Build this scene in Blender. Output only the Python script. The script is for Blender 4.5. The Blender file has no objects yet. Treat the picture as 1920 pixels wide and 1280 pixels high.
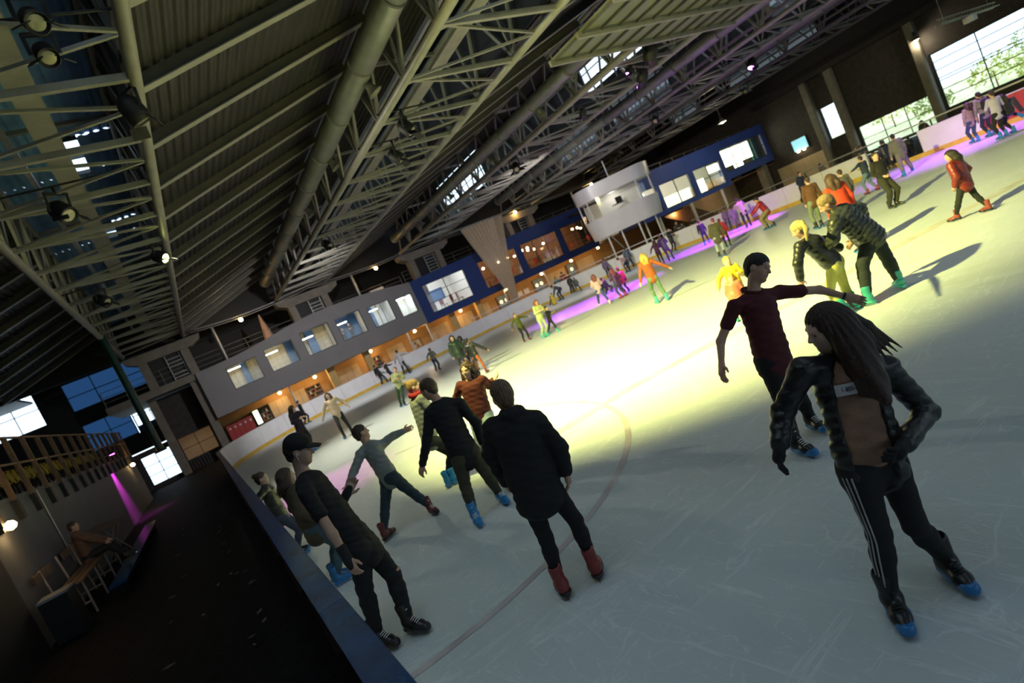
import bpy, math, random
import numpy as np
from mathutils import Vector, Matrix

# ------------------------------------------------------------------ camera, world, light
SC = bpy.context.scene
COL = SC.collection
FPX, ROLL, PITCH, HEAD = 1077.64, math.radians(24.575), math.radians(4.955), math.radians(28.994)
CAM_H = 2.3
_F = np.array([math.sin(HEAD)*math.cos(PITCH), math.cos(HEAD)*math.cos(PITCH), -math.sin(PITCH)])
_R = np.array([math.cos(HEAD), -math.sin(HEAD), 0.0])
_D = np.cross(_F, _R)
_IX = math.cos(ROLL)*_R + math.sin(ROLL)*_D
_IY = -math.sin(ROLL)*_R + math.cos(ROLL)*_D
CAMP = np.array([0.0, 0.0, CAM_H])
cam_data = bpy.data.cameras.new('camera')
cam = bpy.data.objects.new('camera', cam_data)
COL.objects.link(cam)
cam_data.sensor_width = 36.0
cam_data.lens = 36.0*FPX/1920.0
cam_data.clip_start = 0.05
cam_data.clip_end = 400
cam.matrix_world = Matrix(((_IX[0], -_IY[0], -_F[0], 0), (_IX[1], -_IY[1], -_F[1], 0), (_IX[2], -_IY[2], -_F[2], CAM_H), (0, 0, 0, 1)))
cam_data.dof.use_dof = True
cam_data.dof.focus_distance = 4.0
cam_data.dof.aperture_fstop = 1.8
SC.camera = cam

SC.view_settings.view_transform = 'Standard'
SC.view_settings.look = 'None'
SC.view_settings.gamma = 1.0
SC.view_settings.use_curve_mapping = False
SC.view_settings.exposure = 0.0
try:
    SC.cycles.use_denoising = True
    SC.cycles.max_bounces = 6
    SC.cycles.sample_clamp_indirect = 4.0
    SC.cycles.caustics_reflective = False
    SC.cycles.caustics_refractive = False
except Exception:
    pass

world = bpy.data.worlds.new('overcast_sky')
SC.world = world
world.use_nodes = True
_bg = world.node_tree.nodes['Background']
_bg.inputs[0].default_value = (0.66, 0.85, 1.0, 1)
_bg.inputs[1].default_value = 2.6

def lamp(kind, name, loc, power, color, aim=None, size=0.1, spot=60, blend=0.8):
    d = bpy.data.lights.new(name, kind)
    d.energy = power; d.color = color
    if kind == 'SPOT':
        d.spot_size = math.radians(spot); d.spot_blend = blend; d.shadow_soft_size = size
    elif kind == 'POINT':
        d.shadow_soft_size = size
    elif kind == 'AREA':
        d.size = size
    o = bpy.data.objects.new(name, d); COL.objects.link(o)
    o.location = loc
    if aim is not None:
        o.rotation_euler = (Vector(aim)-Vector(loc)).to_track_quat('-Z', 'Y').to_euler()
    return o

# stage lamps hung under the trusses (housings further down); white floods are added fill
YEL = (1.0, 0.95, 0.28)
lamp('SPOT', 'yellow_flood', (1.35, 7.2, 7.7), 27000, YEL, (10.8, 10.6, 0), 0.12, 90, 1.0)
lamp('SPOT', 'yellow_flood', (1.40, 20.6, 7.6), 5000, (1.0, 0.96, 0.74), (9.5, 15.0, 0), 0.14, 104, 1.0)
lamp('SPOT', 'added_white_flood', (8.0, 27.8, 7.25), 2800, (1.0, 0.95, 0.93), (8.5, 38.5, 1.5), 0.15, 116, 1.0)  # added fill, inferred from the pale far boards; its housing is unlit
lamp('SPOT', 'added_white_flood', (18.2, 24.8, 7.25), 2600, (1.0, 0.94, 0.95), (28.0, 34.0, 2.0), 0.15, 110, 1.0)  # added fill to brighten the control room; its housing is unlit
MAG = (0.50, 0.05, 1.0)
lamp('SPOT', 'violet_spot', (19.2, 16.4, 7.6), 14000, MAG, (17.5, 21.5, 0), 0.08, 40, 0.7)
lamp('SPOT', 'violet_spot', (27.6, 16.0, 7.6), 13000, MAG, (26.0, 20.5, 0), 0.08, 40, 0.7)
lamp('SPOT', 'violet_spot', (27.6, 9.0, 7.6), 5000, (0.62, 0.16, 1.0), (26.5, 10.0, 0), 0.08, 58, 0.9)
lamp('SPOT', 'magenta_spot', (-3.12, 28.4, 2.80), 800, (1.0, 0.06, 0.8), (-3.46, 28.75, 0.9), 0.05, 74, 0.9)
lamp('SPOT', 'magenta_spot', (1.3, 17.0, 7.7), 1500, (1.0, 0.15, 0.75), (1.6, 13.4, 0), 0.06, 26, 0.8)

# ------------------------------------------------------------------ helpers
def unit(v):
    v = np.asarray(v, float); return v/(np.linalg.norm(v)+1e-12)
def ray(px):
    return (px[0]-960)*_IX + (px[1]-640)*_IY + FPX*_F
def ground(px, z=0.0):
    r = ray(px); return CAMP + r*((z-CAM_H)/r[2])
def depth_of(p):
    return float((np.asarray(p)-CAMP) @ _F)
def at_depth(px, d):
    return CAMP + ray(px)*(d/FPX)

MATS = {}
def mat(name, col, rough=0.6, metal=0.0, var=0.12, scale=6.0, bump=0.0, bscale=40.0, spec=0.5, emit=None, estr=0.0, alpha=1.0, sheen=0.0, col2=None, stretch=None, coat=0.0):
    """procedural surface: colour broken up by world-space noise, optional fine relief"""
    if name in MATS: return MATS[name]
    m = bpy.data.materials.new(name); m.use_nodes = True
    nt = m.node_tree; N = nt.nodes; L = nt.links
    b = N['Principled BSDF']
    b.inputs['Roughness'].default_value = rough
    b.inputs['Metallic'].default_value = metal
    b.inputs['Specular IOR Level'].default_value = spec
    if coat: b.inputs['Coat Weight'].default_value = coat
    geo = N.new('ShaderNodeNewGeometry')
    vec = geo.outputs['Position']
    if stretch:
        mp = N.new('ShaderNodeMapping'); mp.inputs['Scale'].default_value = stretch
        L.new(vec, mp.inputs['Vector']); vec = mp.outputs['Vector']
    no = N.new('ShaderNodeTexNoise'); no.inputs['Scale'].default_value = scale; no.inputs['Detail'].default_value = 4
    L.new(vec, no.inputs['Vector'])
    rp = N.new('ShaderNodeValToRGB')
    c1 = [max(0, c*(1-var)) for c in col]; c2 = [min(1, c*(1+var)) for c in (col2 or col)]
    rp.color_ramp.elements[0].color = (*c1, 1); rp.color_ramp.elements[1].color = (*c2, 1)
    rp.color_ramp.elements[0].position = 0.3; rp.color_ramp.elements[1].position = 0.7
    L.new(no.outputs['Fac'], rp.inputs['Fac']); L.new(rp.outputs['Color'], b.inputs['Base Color'])
    if bump:
        n2 = N.new('ShaderNodeTexNoise'); n2.inputs['Scale'].default_value = bscale; n2.inputs['Detail'].default_value = 3
        L.new(vec, n2.inputs['Vector'])
        bp = N.new('ShaderNodeBump'); bp.inputs['Strength'].default_value = bump; bp.inputs['Distance'].default_value = 0.02
        L.new(n2.outputs['Fac'], bp.inputs['Height']); L.new(bp.outputs['Normal'], b.inputs['Normal'])
    if emit is not None:
        b.inputs['Emission Color'].default_value = (*emit, 1); b.inputs['Emission Strength'].default_value = estr
    if alpha < 1: b.inputs['Alpha'].default_value = alpha
    MATS[name] = m
    return m

def glass_mat(name, tint=(1, 1, 1), gloss=0.08):
    if name in MATS: return MATS[name]
    m = bpy.data.materials.new(name); m.use_nodes = True
    nt = m.node_tree; N = nt.nodes; L = nt.links
    N.remove(N['Principled BSDF'])
    out = N['Material Output']
    tr = N.new('ShaderNodeBsdfTransparent'); tr.inputs[0].default_value = (*tint, 1)
    gl = N.new('ShaderNodeBsdfGlossy'); gl.inputs['Roughness'].default_value = 0.05
    fr = N.new('ShaderNodeFresnel'); fr.inputs[0].default_value = 1.45
    no = N.new('ShaderNodeTexNoise'); no.inputs['Scale'].default_value = 0.7
    mu = N.new('ShaderNodeMath'); mu.operation = 'MULTIPLY_ADD'; mu.inputs[1].default_value = 0.06; mu.inputs[2].default_value = gloss*0.3
    mx = N.new('ShaderNodeMixShader')
    ad = N.new('ShaderNodeMath'); ad.operation = 'ADD'
    L.new(no.outputs['Fac'], mu.inputs[0]); L.new(mu.outputs[0], ad.inputs[0]); L.new(fr.outputs[0], ad.inputs[1])
    ge = N.new('ShaderNodeNewGeometry'); fb = N.new('ShaderNodeMath'); fb.operation = 'SUBTRACT'; fb.inputs[0].default_value = 1.0
    L.new(ge.outputs['Backfacing'], fb.inputs[1]); mb = N.new('ShaderNodeMath'); mb.operation = 'MULTIPLY'
    L.new(ad.outputs[0], mb.inputs[0]); L.new(fb.outputs[0], mb.inputs[1])
    L.new(mb.outputs[0], mx.inputs[0]); L.new(tr.outputs[0], mx.inputs[1]); L.new(gl.outputs[0], mx.inputs[2])
    L.new(mx.outputs[0], out.inputs['Surface'])
    MATS[name] = m
    return m

def finish(o, label=None, cat=None, group=None, kind=None):
    if label: o['label'] = label
    if cat: o['category'] = cat
    if group: o['group'] = group
    if kind: o['kind'] = kind
    return o

def link(name, data, parent=None, mw=None):
    o = bpy.data.objects.new(name, data); COL.objects.link(o)
    if mw is not None: o.matrix_world = mw
    if parent is not None:
        M = mw if mw is not None else Matrix.Identity(4)
        o.parent = parent
        o.matrix_parent_inverse = ABS[parent.name].inverted()
        o.matrix_basis = M
    ABS[o.name] = (mw.copy() if mw is not None else Matrix.Identity(4))
    return o
ABS = {}

def empty(name, loc, label=None, cat=None, group=None, kind=None):
    o = bpy.data.objects.new(name, None); COL.objects.link(o)
    o.empty_display_size = 0.2
    o.location = loc
    ABS[o.name] = Matrix.Translation(Vector(loc))
    return finish(o, label, cat, group, kind)

_UNIT = {}
def unit_mesh(shape, m):
    key = (shape, m.name)
    if key in _UNIT: return _UNIT[key]
    if shape == 'box':
        v = [(x, y, z) for x in (-.5, .5) for y in (-.5, .5) for z in (-.5, .5)]
        f = [(0, 1, 3, 2), (4, 6, 7, 5), (0, 4, 5, 1), (2, 3, 7, 6), (0, 2, 6, 4), (1, 5, 7, 3)]
        sm = False
    else:
        n = int(shape[3:] or 10)
        v = [(0.5*math.cos(2*math.pi*k/n), 0.5*math.sin(2*math.pi*k/n), z) for z in (-.5, .5) for k in range(n)]
        f = [(k, (k+1) % n, n+(k+1) % n, n+k) for k in range(n)] + [tuple(reversed(range(n))), tuple(range(n, 2*n))]
        sm = True
    me = bpy.data.meshes.new(shape+'_'+m.name); me.from_pydata(v, [], f)
    me.materials.append(m)
    if sm:
        for p in me.polygons: p.use_smooth = len(p.vertices) == 4
    _UNIT[key] = me
    return me

def box(name, lo, hi, m, parent=None, **kw):
    lo = np.array(lo, float); hi = np.array(hi, float)
    c = (lo+hi)/2; s = np.maximum(np.abs(hi-lo), 1e-4)
    o = link(name, unit_mesh('box', m), parent, Matrix.Translation(Vector(c)) @ Matrix.Diagonal((*s, 1)))
    return finish(o, **kw)

def bar(name, p, q, w, h, m, parent=None, shape='box', up=(0, 0, 1), **kw):
    """a straight member from p to q; w across, h along the up direction"""
    p = np.array(p, float); q = np.array(q, float)
    d = q-p; L = np.linalg.norm(d); z = d/L
    u = np.array(up, float)
    if abs(z @ u) > 0.98: u = np.array([0, 1.0, 0])
    x = unit(np.cross(u, z)); y = np.cross(z, x)
    M = Matrix(((x[0]*w, y[0]*h, z[0]*L, (p[0]+q[0])/2), (x[1]*w, y[1]*h, z[1]*L, (p[1]+q[1])/2), (x[2]*w, y[2]*h, z[2]*L, (p[2]+q[2])/2), (0, 0, 0, 1)))
    o = link(name, unit_mesh(shape, m), parent, M)
    return finish(o, **kw)

def mesh(name, v, f, m, parent=None, smooth=False, mw=None, **kw):
    me = bpy.data.meshes.new(name)
    me.from_pydata([tuple(map(float, a)) for a in v], [], [tuple(map(int, a)) for a in f])
    if isinstance(m, (list, tuple)):
        for a in m: me.materials.append(a)
    else: me.materials.append(m)
    if smooth:
        me.polygons.foreach_set('use_smooth', np.ones(len(me.polygons), bool))
    me.update()
    o = link(name, me, parent, mw)
    return finish(o, **kw)

def prism(name, pts, axis, a, b, m, parent=None, smooth=False, **kw):
    """extrude a 2D outline along an axis (0,1,2) from a to b"""
    n = len(pts)
    def p3(p, t):
        r = list(p); r.insert(axis, t); return r
    v = [p3(p, a) for p in pts] + [p3(p, b) for p in pts]
    f = [(k, (k+1) % n, n+(k+1) % n, n+k) for k in range(n)] + [tuple(range(n))[::-1], tuple(range(n, 2*n))]
    return mesh(name, v, f, m, parent, smooth, **kw)

def tube(name, pts, r, m, parent=None, n=8, closed=False, **kw):
    P = np.array(pts, float); R = np.broadcast_to(np.array(r, float), (len(P),))
    T = np.gradient(P, axis=0); v = []; f = []
    up = np.array([0, 0, 1.0])
    for k in range(len(P)):
        t = unit(T[k]); u = up if abs(t @ up) < .95 else np.array([1.0, 0, 0])
        x = unit(np.cross(t, u)); y = np.cross(t, x)
        for j in range(n):
            a = 2*math.pi*j/n
            v.append(P[k] + R[k]*(math.cos(a)*x + math.sin(a)*y))
    for k in range(len(P)-1):
        for j in range(n):
            f.append((k*n+j, k*n+(j+1) % n, (k+1)*n+(j+1) % n, (k+1)*n+j))
    f.append(tuple(range(n))[::-1]); f.append(tuple(range((len(P)-1)*n, len(P)*n)))
    return mesh(name, v, f, m, parent, True, **kw)

def lathe(name, prof, m, parent=None, n=20, mw=None, **kw):
    v = []; f = []
    for r, z in prof:
        for j in range(n):
            a = 2*math.pi*j/n; v.append((r*math.cos(a), r*math.sin(a), z))
    for k in range(len(prof)-1):
        for j in range(n):
            f.append((k*n+j, k*n+(j+1) % n, (k+1)*n+(j+1) % n, (k+1)*n+j))
    f.append(tuple(range(n))[::-1]); f.append(tuple(range((len(prof)-1)*n, len(prof)*n)))
    return mesh(name, v, f, m, parent, True, mw, **kw)

def frame_at(loc, zdir, roll_up=(0, 0, 1)):
    z = unit(zdir); u = np.array(roll_up, float)
    if abs(z @ u) > .98: u = np.array([0, 1.0, 0])
    x = unit(np.cross(u, z)); y = np.cross(z, x)
    return Matrix(((x[0], y[0], z[0], loc[0]), (x[1], y[1], z[1], loc[1]), (x[2], y[2], z[2], loc[2]), (0, 0, 0, 1)))
# ------------------------------------------------------------------ surfaces
def ice_material():
    m = bpy.data.materials.new('skated_ice'); m.use_nodes = True
    nt = m.node_tree; N = nt.nodes; L = nt.links
    b = N['Principled BSDF']
    geo = N.new('ShaderNodeNewGeometry')
    def mapping(scale, rot=0.0):
        mp = N.new('ShaderNodeMapping'); mp.inputs['Scale'].default_value = scale; mp.inputs['Rotation'].default_value = (0, 0, rot)
        L.new(geo.outputs['Position'], mp.inputs['Vector']); return mp.outputs['Vector']
    def noise(vec, sc, det=3, dist=0.0):
        n = N.new('ShaderNodeTexNoise'); n.inputs['Scale'].default_value = sc; n.inputs['Detail'].default_value = det; n.inputs['Distortion'].default_value = dist
        L.new(vec, n.inputs['Vector']); return n.outputs['Fac']
    def math_(op, a, c):
        n = N.new('ShaderNodeMath'); n.operation = op
        for i, s in enumerate((a, c)):
            if isinstance(s, (int, float)): n.inputs[i].default_value = s
            else: L.new(s, n.inputs[i])
        return n.outputs[0]
    def scratch(scale, rot, sc, width):
        n = noise(mapping(scale, rot), sc, 4, 0.9)
        d = math_('ABSOLUTE', math_('SUBTRACT', n, 0.5), 0)
        return math_('SUBTRACT', 1.0, math_('MINIMUM', math_('DIVIDE', d, width), 1.0))
    s1 = scratch((0.35, 1.6, 1), 0.4, 1.7, 0.012)
    s2 = scratch((1.5, 0.3, 1), 0.9, 2.1, 0.010)
    s3 = scratch((1.0, 0.45, 1), 2.2, 3.7, 0.014)
    s = math_('MAXIMUM', math_('MAXIMUM', s1, s2), math_('MULTIPLY', s3, 0.6))
    worn = noise(mapping((1, 1, 1)), 0.55, 5)
    mixc = N.new('ShaderNodeMix'); mixc.data_type = 'RGBA'
    mixc.inputs[6].default_value = (0.60, 0.68, 0.70, 1); mixc.inputs[7].default_value = (0.70, 0.76, 0.77, 1)
    L.new(worn, mixc.inputs[0])
    mix2 = N.new('ShaderNodeMix'); mix2.data_type = 'RGBA'
    L.new(math_('MULTIPLY', s, 0.55), mix2.inputs[0]); L.new(mixc.outputs[2], mix2.inputs[6]); mix2.inputs[7].default_value = (0.86, 0.92, 0.93, 1)
    L.new(mix2.outputs[2], b.inputs['Base Color'])
    r = math_('ADD', math_('MULTIPLY', worn, 0.22), 0.24)
    L.new(math_('ADD', r, math_('MULTIPLY', s, 0.25)), b.inputs['Roughness'])
    bp = N.new('ShaderNodeBump'); bp.inputs['Strength'].default_value = 0.35; bp.inputs['Distance'].default_value = 0.012
    fine = noise(mapping((1, 3, 1), 0.7), 14, 3)
    L.new(math_('ADD', math_('MULTIPLY', s, 0.8), math_('MULTIPLY', fine, 0.5)), bp.inputs['Height'])
    L.new(bp.outputs['Normal'], b.inputs['Normal'])
    b.inputs['IOR'].default_value = 1.31
    return m

M_rubber = mat('rubber_matting', (0.009, 0.009, 0.010), 0.7, spec=0.05, var=0.5, scale=9, bump=0.5, bscale=60)
M_conc = mat('concrete', (0.20, 0.18, 0.15), 0.85, var=0.15, scale=2.5, bump=0.2, bscale=30)
M_wallgrey = mat('painted_render', (0.115, 0.118, 0.135), 0.8, var=0.10, scale=1.2, bump=0.15, bscale=45)
M_facade = mat('pale_grey_render', (0.23, 0.225, 0.235), 0.75, var=0.05, scale=0.9, bump=0.08, bscale=50)
M_blue = mat('blue_render', (0.008, 0.038, 0.19), 0.6, var=0.08, scale=0.8, bump=0.06, bscale=40)
M_blue2 = mat('bright_blue_render', (0.040, 0.085, 0.40), 0.6, var=0.08, scale=0.8, bump=0.06, bscale=40)
M_dark = mat('dark_brick', (0.045, 0.038, 0.037), 0.85, var=0.25, scale=3, bump=0.3, bscale=12)
M_black = mat('black_paint', (0.008, 0.008, 0.009), 0.6, var=0.3, scale=3)
M_steel = mat('galvanised_steel', (0.36, 0.36, 0.34), 0.42, 0.75, var=0.15, scale=5)
M_truss = mat('grey_painted_steel', (0.27, 0.26, 0.22), 0.5, 0.25, var=0.12, scale=3)
M_trussd = mat('dark_painted_steel', (0.17, 0.165, 0.15), 0.55, 0.25, var=0.15, scale=3)
M_duct = mat('spiral_duct_steel', (0.27, 0.28, 0.24), 0.5, 0.6, var=0.12, scale=2, bump=0.15, bscale=25)
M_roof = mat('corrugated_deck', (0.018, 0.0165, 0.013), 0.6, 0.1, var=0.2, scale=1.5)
M_purlin = mat('purlin_steel', (0.085, 0.08, 0.064), 0.5, 0.2, var=0.12, scale=4)
M_beige = mat('beige_board', (0.56, 0.44, 0.28), 0.6, var=0.07, scale=3)
M_ochre = mat('ochre_plaster', (0.46, 0.27, 0.11), 0.8, var=0.10, scale=2)
M_yelcol = mat('yellow_column', (0.72, 0.50, 0.20), 0.7, var=0.08, scale=2)
M_white = mat('white_hdpe', (0.74, 0.73, 0.75), 0.42, var=0.06, scale=1.5, bump=0.05, bscale=20)
M_yellow = mat('yellow_kickplate', (0.66, 0.42, 0.05), 0.5, var=0.12, scale=3)
M_capblue = mat('blue_plastic_cap', (0.006, 0.055, 0.19), 0.12, spec=0.25, var=0.25, scale=5, bump=0.12, bscale=90)
M_timber = mat('weathered_timber', (0.16, 0.095, 0.06), 0.7, var=0.25, scale=5, bump=0.2, bscale=30)
M_frame = mat('dark_window_frame', (0.03, 0.032, 0.036), 0.45, 0.3, var=0.15)
M_cream = mat('cream_tiles', (0.60, 0.53, 0.33), 0.5, var=0.10, scale=9)
M_room = mat('white_plaster', (0.80, 0.80, 0.76), 0.7, var=0.05)
M_wood = mat('brown_panelling', (0.22, 0.11, 0.05), 0.55, var=0.2, scale=4)
M_bluedoor = mat('blue_grey_door', (0.22, 0.34, 0.46), 0.5, var=0.06)
M_navy = mat('blue_panel', (0.015, 0.075, 0.22), 0.5, var=0.08)
M_red = mat('red_metal', (0.42, 0.03, 0.03), 0.45, var=0.10)
M_tube = mat('fluorescent_tube', (1, 1, 1), 0.5, emit=(1.0, 0.97, 0.86), estr=14)
M_warm = mat('warm_bulb', (1, 0.9, 0.6), 0.5, emit=(1.0, 0.66, 0.26), estr=42)
M_warmdim = mat('warm_globe', (1, 0.9, 0.7), 0.5, emit=(1.0, 0.72, 0.38), estr=16)
M_glass = glass_mat('clear_glass')
M_glassblue = glass_mat('blue_film_glass', (0.10, 0.17, 0.26), 0.2)
M_ice = ice_material()
M_redline = mat('red_ice_paint', (0.58, 0.53, 0.55), 0.35, var=0.2, scale=3)
M_yelline = mat('yellowish_ice_line', (0.68, 0.66, 0.55), 0.35, var=0.2, scale=3)
M_blueline = mat('dull_blue_ice_line', (0.48, 0.53, 0.57), 0.35, var=0.2, scale=3)

YB_ = 50.0
X0, X1, Y0, Y1, RC = 0.24, 29.05, -21.0, 37.57, 10.11
def rink_path(off=0.0, y_from=None):
    """outline of the ice, counter-clockwise from the near left corner, pushed outwards by off"""
    pts = []
    for cx, cy, a0 in ((X1-RC, Y0+RC, -90), (X1-RC, Y1-RC, 0), (X0+RC, Y1-RC, 90), (X0+RC, Y0+RC, 180)):
        for k in range(17):
            a = math.radians(a0 + 90*k/16)
            pts.append((cx+(RC+off)*math.cos(a), cy+(RC+off)*math.sin(a)))
    return pts
pp = rink_path(-0.005)
n = len(pp)
ice = mesh('floor_ice', [(x, y, 0.0) for x, y in pp] + [(x, y, -0.04) for x, y in pp],
     [tuple(range(n))] + [(k, n+k, n+(k+1) % n, (k+1) % n) for k in range(n)], M_ice)
finish(ice, 'white skated ice sheet with scratches and a faint painted circle and faint lines', 'ice', kind='structure')
box('floor', (-16, -24, -0.3), (52, 50, -0.04), M_rubber, label='black rubber floor around the rink', cat='floor', kind='structure')

def ribbon(name, pts, w, m, parent, z=0.004):
    P = np.array(pts, float); T = np.gradient(P, axis=0); v = []; f = []
    for k in range(len(P)):
        t = unit(T[k]); nrm = np.array([-t[1], t[0]])
        v += [(*(P[k]+nrm*w/2), z), (*(P[k]-nrm*w/2), z)]
    for k in range(len(P)-1): f.append((2*k, 2*k+1, 2*k+3, 2*k+2))
    return mesh(name, v, f, m, parent)
CX, CY, CR = 0.9, 8.8, 4.45
ribbon('painted_circle', [(CX+CR*math.cos(a), CY+CR*math.sin(a)) for a in np.radians(np.linspace(-98, 60, 60))], 0.08, M_redline, ice)
ribbon('ice_line', [(3.6, 7.5), (5, 7.45), (6, 7.32), (7.4, 6.95), (9.2, 6.4), (12, 5.6), (16, 4.4)], 0.26, M_yelline, ice, .003)  # wide yellowish strip along a bent path on the ice
ribbon('ice_line', [(X0+0.1, 15.4), (4.3, 14.9), (8.4, 14.3), (12.5, 12.6), (16, 11.2), (28.9, 6.0)], 0.05, M_blueline, ice, 0.003)  # narrow dull blue strip across the ice

# ------------------------------------------------------------------ rink barrier
def barrier(name, path, label, cap_m, cap_w, H, timber=False, skip=(), panel_len=2.2, red=None):
    P = np.array(path, float)
    seg = np.linalg.norm(np.diff(P, axis=0), axis=1); S = np.concatenate([[0], np.cumsum(seg)])
    tot = S[-1]
    def pt(s):
        s = min(max(s, 0), tot); k = min(np.searchsorted(S, s, 'right')-1, len(P)-2)
        q = P[k] + (P[k+1]-P[k])*(s-S[k])/seg[k]; t = (P[k+1]-P[k])/seg[k]
        return q, np.array([t[1], -t[0]])     # outward normal (path runs counter-clockwise)
    root = empty(name, (*P[0], 0), label, 'barrier')
    def strip(nm, s0, s1, a, b, z0, z1, m, step=0.7):
        k = max(2, int((s1-s0)/step)+1); v = []; f = []
        for s in np.linspace(s0, s1, k):
            q, nr = pt(s)
            v += [(*(q+nr*a), z0), (*(q+nr*b), z0), (*(q+nr*b), z1), (*(q+nr*a), z1)]
        for i in range(k-1):
            o = 4*i
            for j in range(4): f.append((o+j, o+(j+1) % 4, o+4+(j+1) % 4, o+4+j))
        f += [(3, 2, 1, 0), (4*k-4, 4*k-3, 4*k-2, 4*k-1)]
        return mesh(nm, v, f, m, root)
    ns = int(round(tot/panel_len)); ds = tot/ns
    for i in range(ns):
        a, b = i*ds, (i+1)*ds
        if i not in skip:
            mm = M_red if (red and i in red) else M_white
            strip('board_panel', a+0.008, b-0.008, 0.0, 0.035, 0.0, H-0.03, mm)
            strip('cap_rail', a+0.003, b-0.003, 0.0 if timber else -0.02, cap_w, H-0.03, H, cap_m)
        strip('kick_plate', a, b, -0.012, 0.0, -0.02, 0.19, M_yellow)
        q, nr = pt(a)
        bar('support_post', (*(q+nr*0.075), 0), (*(q+nr*0.075), H-0.03), 0.06, 0.06, M_timber if timber else M_steel, root, up=(nr[0], nr[1], 0))
    if timber:
        for z in (0.22, 0.52, 0.82):
            strip('timber_rail', 0, tot, 0.036, 0.062, z-0.05, z+0.05, M_timber)
    return root, pt
pth = rink_path(0.0)
left_path = [(X0, Y1-RC-0.0), (X0, -12.0)]
curve = [p for p in pth if p[1] >= Y1-RC-1e-6]
right_path = [(X1, -12.0), (X1, Y1-RC)]
barrier('rink_barrier', left_path, 'low rink barrier with a blue plastic cap beside the dark walkway', M_capblue, 0.145, 1.15, True)
barrier('rink_barrier', curve, 'curved white rink boards with yellow kick plate below the grey and blue buildings', M_white, 0.08, 1.12)
rb, rpt = barrier('rink_barrier', right_path, 'straight white rink boards in violet light facing the tall windows', M_white, 0.08, 1.12, skip=(11,), red=(9,))
# black wedge mark on the red board
mesh('panel_mark', [(X1-0.006, 9.15, 0.3), (X1-0.006, 9.0, 0.95), (X1-0.006, 8.75, 0.95), (X1-0.006, 8.6, 0.3), (X1-0.006, 8.75, 0.3), (X1-0.006, 8.88, 0.7), (X1-0.006, 9.0, 0.3)],
     [(0, 1, 2, 3, 4, 5, 6)], M_black, rb)

# steel guard rail that runs behind the right boards, in front of the windows
gr = empty('guard_rail', (30.3, -6, 0), 'long dark handrail with glass panels behind the violet-lit boards', 'railing')
for z in (1.05, 1.36): bar('rail', (30.3, -6, z), (30.3, 26, z), 0.06, 0.06, M_steel if z > 1.2 else M_frame, gr)
for k in range(17): bar('rail_post', (30.3, -6+2*k, -0.04), (30.3, -6+2*k, 1.36), 0.05, 0.05, M_frame, gr)
gr2 = empty('handrail', (29.6, 27, 0), 'pale handrail standing along the boards under the brighter blue building', 'railing')
rr = [p for p in rink_path(0.75) if p[1] > 26 and p[0] > 15]
tube('rail', [(x, y, 1.35) for x, y in rr], 0.03, M_white, gr2)
for p in rr[::2]: bar('rail_post', (p[0], p[1], -0.04), (p[0], p[1], 1.35), 0.04, 0.04, M_steel, gr2)

# ------------------------------------------------------------------ walls with openings
def wall_cells(name, axis, pos, thick, cols, m, parent=None, **kw):
    """a wall in the plane axis=pos; cols = [(a0, a1, [(z0, z1), ...solid spans])]; z values may be (left, right) pairs"""
    v = []; f = []
    for a0, a1, spans in cols:
        for z0, z1 in spans:
            zl0, zr0 = z0 if isinstance(z0, tuple) else (z0, z0)
            zl1, zr1 = z1 if isinstance(z1, tuple) else (z1, z1)
            o = len(v)
            for t in (pos, pos+thick):
                for a, z in ((a0, zl0), (a1, zr0), (a1, zr1), (a0, zl1)):
                    v.append((a, t, z) if axis == 1 else (t, a, z))
            f += [(o, o+1, o+2, o+3), (o+7, o+6, o+5, o+4), (o, o+4, o+5, o+1), (o+1, o+5, o+6, o+2), (o+2, o+6, o+7, o+3), (o+3, o+7, o+4, o)]
    return mesh(name, v, f, m, parent, **kw)

def glazing(axis, pos, a0, a1, z0, z1, nx, nz, parent, fm, gm, fw=0.06, name='window_frame', pane='window_pane', zs=None):
    """frame, mullions and one pane per light"""
    def P(a, t, z): return (a, t, z) if axis == 1 else (t, a, z)
    d = 0.05
    for (b0, b1, c0, c1) in ((a0, a1, z0, z0+fw), (a0, a1, z1-fw, z1), (a0, a0+fw, z0+fw, z1-fw), (a1-fw, a1, z0+fw, z1-fw)):
        box(name, P(b0, pos-d, c0), P(b1, pos+d, c1), fm, parent)
    xs = np.linspace(a0+fw, a1-fw, nx+1)
    zz = np.array(zs) if zs is not None else np.linspace(z0+fw, z1-fw, nz+1)
    for x in xs[1:-1]: box('mullion', P(x-fw/3, pos-d*.8, z0+fw), P(x+fw/3, pos+d*.8, z1-fw), fm, parent)
    for z in zz[1:-1]: box('transom', P(a0+fw, pos-d*.7, z-fw/3), P(a1-fw, pos+d*.7, z+fw/3), fm, parent)
    for i in range(nx):
        for j in range(len(zz)-1):
            if gm is not None:
                box(pane, P(xs[i], pos-0.004, zz[j]), P(xs[i+1], pos+0.004, zz[j+1]), gm, parent)

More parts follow.
